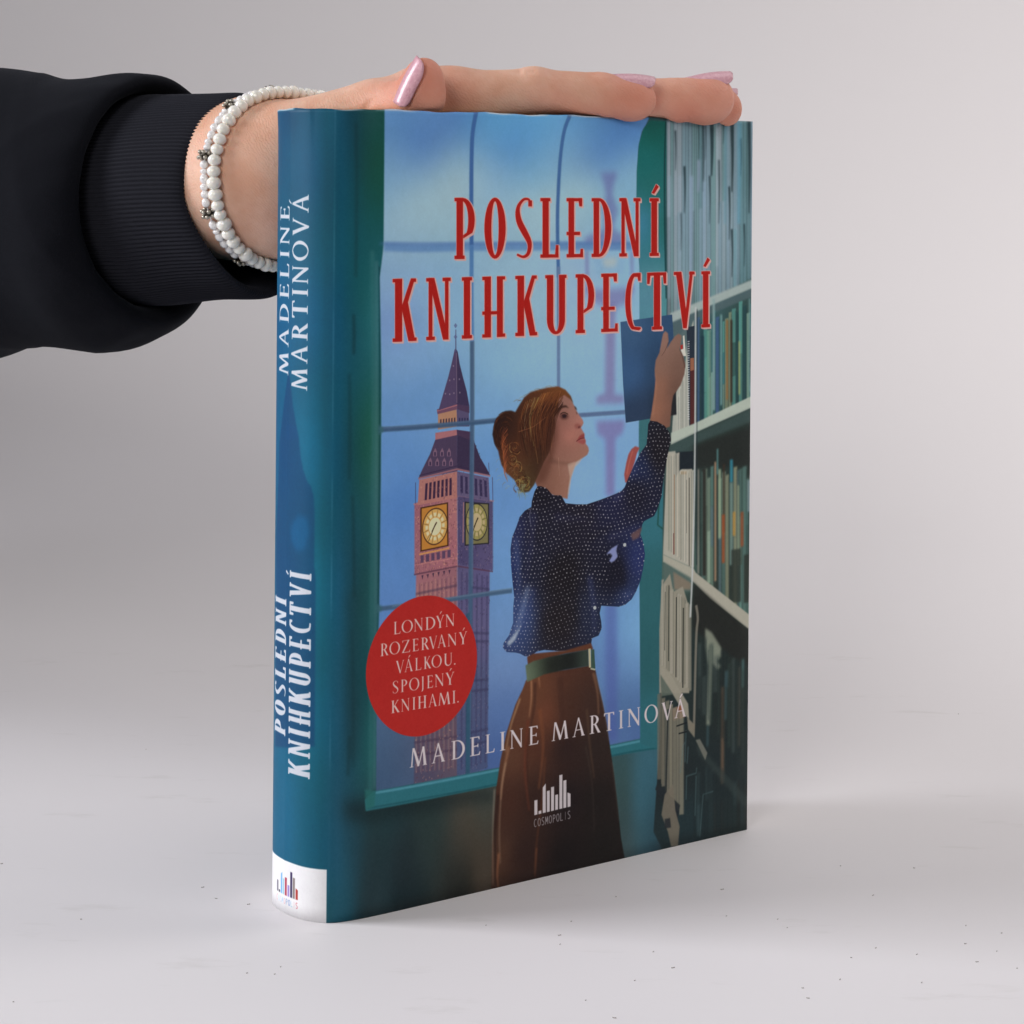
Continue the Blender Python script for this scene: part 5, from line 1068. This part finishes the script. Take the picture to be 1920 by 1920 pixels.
slv_r = [(46, 28.6, 31.2, -6.8, 0), (38, 29.2, 31.6, -6.8, 0), (33, 30.2, 32.5, -6.9, 0), (30.5, 32.0, 34.2, -7.2, 0), (30.0, 34.4, 36.4, -7.6, 0), (32.5, 36.8, 38.6, -8.2, 0), (38, 38.6, 40.4, -9.0, 0), (46, 39.2, 41.4, -9.8, 0), (56, 38.6, 41.0, -10.4, 0), (66, 38.2, 40.6, -10.8, 0), (76, 39.0, 41.4, -11.0, 0), (88, 40.8, 43.4, -11.4, 0), (102, 42.5, 45.8, -12.2, 0), (125, 44, 48.5, -13.5, 0), (160, 46, 52, -15, 0), (210, 50, 56, -18, 0), (300, 54, 60, -24, 0), (430, 62, 68, -36, 0)]
sleeve('sleeve', slv_r, m_fb, 240, 0, 0, slv_warp, person)

# ------------------------------------------------------------------ bracelets
m_p1, nt, b = newmat('cream_glass_bead'); b.inputs['Base Color'].default_value = (.86, .83, .76, 1); b.inputs['Roughness'].default_value = .2; b.inputs['Coat Weight'].default_value = .7; b.inputs['Coat Roughness'].default_value = .08; b.inputs['Subsurface Weight'].default_value = .5; b.inputs['Subsurface Radius'].default_value = (1, .85, .65); b.inputs['Subsurface Scale'].default_value = .002
m_p2, nt, b = newmat('pearl_white_bead'); b.inputs['Base Color'].default_value = (.82, .80, .80, 1); b.inputs['Roughness'].default_value = .22; b.inputs['Coat Weight'].default_value = .8; b.inputs['Coat Roughness'].default_value = .08; b.inputs['Sheen Weight'].default_value = .2
m_ag, nt, b = newmat('antique_silver'); b.inputs['Metallic'].default_value = .9; b.inputs['Base Color'].default_value = (.42, .39, .33, 1); b.inputs['Roughness'].default_value = .34
m_ad, nt, b = newmat('tarnished_silver'); b.inputs['Metallic'].default_value = .7; b.inputs['Base Color'].default_value = (.06, .052, .04, 1); b.inputs['Roughness'].default_value = .5
def ball_mesh(name, mat, rx, rz, seg=16, rg=10):
    me = bpy.data.meshes.new(name); bm = bmesh.new(); bmesh.ops.create_uvsphere(bm, u_segments=seg, v_segments=rg, radius=1)
    for v in bm.verts: v.co = Vector((v.co.x * rx, v.co.y * rx, v.co.z * rz)) * MM
    bm.to_mesh(me); bm.free(); me.materials.append(mat); me.polygons.foreach_set('use_smooth', [True] * len(me.polygons)); return me
def loop_points(center, q, off, rad, n=360, tilt=0.0):
    c = np.array(center) + AX * off; q = np.array(q, float); q /= np.linalg.norm(q)
    th = np.linspace(0, 2 * math.pi, n, endpoint=False); D = np.cos(th)[:, None] * q + np.sin(th)[:, None] * np.array([0, 0, 1]) + (np.sin(th) * tilt)[:, None] * AX
    ts = np.linspace(8, 44, 220); P = c + D[:, None, :] * ts[None, :, None]; S = hand_sdf(P.astype(np.float32)) - rad
    out = []
    for i in range(n):
        ins = np.where(S[i] < 0)[0]; out.append(ts[ins[-1]] if len(ins) else 20.0)
    r = np.array(out)
    # a threaded string bridges hollows: convex hull of the section
    pts = np.stack([r * np.cos(th), r * np.sin(th)], 1)
    hull = []
    order = np.argsort(pts[:, 0] * 1e4 + pts[:, 1]); pp = pts[order]
    def half(seq):
        h = []
        for p in seq:
            while len(h) > 1 and (h[-1][0] - h[-2][0]) * (p[1] - h[-2][1]) - (h[-1][1] - h[-2][1]) * (p[0] - h[-2][0]) <= 0: h.pop()
            h.append(p)
        return h
    hull = np.array(half(pp)[:-1] + half(pp[::-1])[:-1]); ang = np.unwrap(np.arctan2(hull[:, 1], hull[:, 0])); o_ = np.argsort(ang % (2 * math.pi)); hull = hull[o_]
    hc = np.vstack([hull, hull[:1]]); sg = np.linalg.norm(np.diff(hc, axis=0), axis=1); L = np.concatenate([[0], np.cumsum(sg)])
    u = np.linspace(0, L[-1], 720, endpoint=False); x = np.interp(u, L, hc[:, 0]); y = np.interp(u, L, hc[:, 1])
    for _ in range(60): x = (np.roll(x, 1) + x + np.roll(x, -1)) / 3; y = (np.roll(y, 1) + y + np.roll(y, -1)) / 3
    P3 = c + x[:, None] * q + y[:, None] * np.array([0, 0, 1]) + (y * tilt)[:, None] * AX
    sg = np.linalg.norm(np.diff(np.vstack([P3, P3[:1]]), axis=0), axis=1); L = np.concatenate([[0], np.cumsum(sg)])
    return P3, L
def at(P3, L, u):
    u %= L[-1]; Q = np.vstack([P3, P3[:1]]); p = np.array([np.interp(u, L, Q[:, k]) for k in range(3)]); p2 = np.array([np.interp((u + .4) % L[-1], L, Q[:, k]) for k in range(3)])
    d = p2 - p; return p, d / max(1e-6, np.linalg.norm(d))
def to_px(p):
    a = p[0] / p[1] * FPX; b_ = (EYE * 1000 - p[2]) / p[1] * FPX
    return CX + a * math.cos(ROLL) - b_ * math.sin(ROLL), CY + b_ * math.cos(ROLL) + a * math.sin(ROLL)
def bracelet(root_name, label, center, q, off, rad, tilt, mats, sizes, spacers, seed):
    P3, L = loop_points(center, q, off, rad, tilt=tilt)
    rt = thing(root_name, label, 'bracelet', tuple(np.array(center) * MM))
    inv = Matrix.Translation(-rt.location)
    # thread
    n = 180; ring = []
    for i in range(n):
        p, d = at(P3, L, L[-1] * i / n); s_ = np.cross(d, AX); s_ /= np.linalg.norm(s_); b2 = np.cross(d, s_)
        for k in range(6): ring.append(p + .22 * (s_ * math.cos(k * math.pi / 3) + b2 * math.sin(k * math.pi / 3)))
    f = [[i * 6 + k, ((i + 1) % n) * 6 + k, ((i + 1) % n) * 6 + (k + 1) % 6, i * 6 + (k + 1) % 6] for i in range(n) for k in range(6)]
    mesh_obj('thread', ring, f, m_p2, rt)
    rr = random.Random(seed); taken = []
    us = np.linspace(0, L[-1], 1400)
    PP = np.array([to_px(at(P3, L, u)[0]) for u in us]); dep = np.array([at(P3, L, u)[0] for u in us])
    for tx, ty in spacers:
        dd = np.hypot(PP[:, 0] - tx, PP[:, 1] - ty); taken.append(float(us[int(np.argmin(dd))]))
    me_sp = None
    if spacers:
        bm = bmesh.new()
        for z in (-.75, .75):
            for k in range(7):
                a = 2 * math.pi * (k + (.5 if z > 0 else 0)) / 7
                bmesh.ops.create_uvsphere(bm, u_segments=8, v_segments=6, radius=.62, matrix=Matrix.Translation((1.75 * math.cos(a), 1.75 * math.sin(a), z)))
        nb_ = len(bm.faces)
        bmesh.ops.create_cone(bm, cap_ends=True, segments=12, radius1=1.6, radius2=1.6, depth=1.3); bm.faces.ensure_lookup_table()
        for i_, fc in enumerate(bm.faces): fc.material_index = 1 if i_ >= nb_ else 0; fc.smooth = True
        for v in bm.verts: v.co *= MM
        me_sp = bpy.data.meshes.new('silver_spacer'); bm.to_mesh(me_sp); bm.free(); me_sp.materials.append(m_ag); me_sp.materials.append(m_ad)
    def place(me, name, p, d, sc=1.0, roll=0):
        o_ = bpy.data.objects.new(name, me); SC.collection.objects.link(o_)
        o_.parent = rt; o_.matrix_parent_inverse = inv
        o_.rotation_euler = (Vector(d).to_track_quat('Z', 'Y').to_matrix() @ Matrix.Rotation(roll, 3, 'Z')).to_euler(); o_.location = tuple(p * MM); o_.scale = (sc, sc, sc)
    for u in taken:
        p, d = at(P3, L, u); place(me_sp, 'silver_spacer', p, d, 1, rr.random() * 3)
    meshes = [ball_mesh('bead', m, rx, rz) for m in mats for rx, rz in sizes]
    wid = [rz * 2 for m in mats for rx, rz in sizes]
    taken = [(t_ - L[-1] / 2) % L[-1] for t_ in taken]; u = 0.0
    while u < L[-1] - 1.2:
        k = rr.randrange(len(meshes)); w = wid[k]; uc = u + w / 2
        if any(min(abs(uc - t), L[-1] - abs(uc - t)) < w / 2 + 1.15 for t in taken): u += .35; continue
        p, d = at(P3, L, uc + L[-1] / 2); place(meshes[k], 'bead', p + AX * rr.uniform(-.15, .15), d, rr.uniform(.95, 1.05)); u += w * .9
bracelet('bead_bracelet', 'bracelet of large cream glass beads on the wrist, nearer the hand', (-69.5, 627.5, 197.0), (-.60, -.80, 0), 0.7, 1.75, -.03, [m_p1], [(2.0, 1.75), (2.15, 1.85), (1.85, 1.6)], [], 2)
bracelet('pearl_bracelet', 'bracelet of small white pearly beads with silver spacers, nearer the black cuff', (-69.8, 627.7, 197.0), (-.60, -.80, 0), 4.3, 1.15, -.02, [m_p2], [(1.2, 1.05), (1.3, 1.25), (1.15, .85), (1.25, 1.5)], [(428, 196), (372, 290), (381, 402), (451, 486), (508, 181)], 6)

# ------------------------------------------------------------------ dust and lint on the sheet
m_dt, nt, b = newmat('brown_lint'); b.inputs['Base Color'].default_value = (.33, .29, .27, 1); b.inputs['Roughness'].default_value = 1
def on_floor(px, py):
    dx, dy = px - CX, py - CY; a = dx * math.cos(ROLL) + dy * math.sin(ROLL); b_ = dy * math.cos(ROLL) - dx * math.sin(ROLL); d = EYE * 1000 * FPX / b_
    return a / FPX * d, d
dr = random.Random(12); lv, lf = [], []
spots = [(1354, 1668, 5), (1049, 1754, 4.5), (1262, 1815, 4.5), (1155, 1682, 2), (1071, 1728, 2), (1576, 1624, 2), (1637, 1679, 3), (1714, 1628, 3), (1642, 1778, 2.4), (1596, 1796, 2.4), (1719, 1790, 2.4), (1810, 1770, 3), (1832, 1804, 4), (1575, 1837, 2), (1515, 1872, 4), (1505, 1853, 3), (1728, 1843, 2), (1190, 1839, 2), (1152, 1909, 5), (1225, 1785, 2), (1050, 1771, 1.6), (1878, 1750, 2), (1811, 1736, 1.6), (1098, 1876, 2), (1797, 1339, 2), (1767, 1269, 2), (1847, 1252, 2), (1628, 778, 2), (466, 1696, 4), (405, 1685, 4), (380, 1664, 4), (152, 1724, 3), (25, 1879, 2), (3, 1620, 3), (515, 1827, 2), (463, 1825, 2), (1458, 1724, 2), (1476, 1740, 1.6), (1869, 1784, 1.6), (1907, 1816, 1.6), (1362, 1718, 2)]
spots += [(dr.uniform(0, 1920), dr.uniform(1400, 1910), dr.uniform(.8, 1.8)) for _ in range(3)]
for px, py, L_ in spots:
    if 500 < px < 1420 and py < 1740 - (px - 600) * .22 + 12: continue
    if py < 1300: continue
    x, y = on_floor(px, py); ln = L_ * .10; an = dr.uniform(-.5, .4); w = .03 + L_ * .010; n = 5; b0 = len(lv)
    for i in range(n):
        k = i / (n - 1) - .5; ww = w * (1 - (2 * k) ** 2) + .02; cx_ = x + k * 2 * ln * math.cos(an); cy_ = y + k * 2 * ln * math.sin(an) * 1.6 + .15 * math.sin(k * 5)
        lv += [(cx_, cy_ - ww, .02), (cx_, cy_ + ww, .02), (cx_, cy_, .16 + .2 * abs(k))]
    for i in range(n - 1):
        a = b0 + i * 3
        for p, q in ((0, 2), (2, 1), (1, 0)): lf.append([a + p, a + 3 + p, a + 3 + q, a + q])
lint = mesh_obj('lint', lv, lf, m_dt); lint['kind'] = 'stuff'
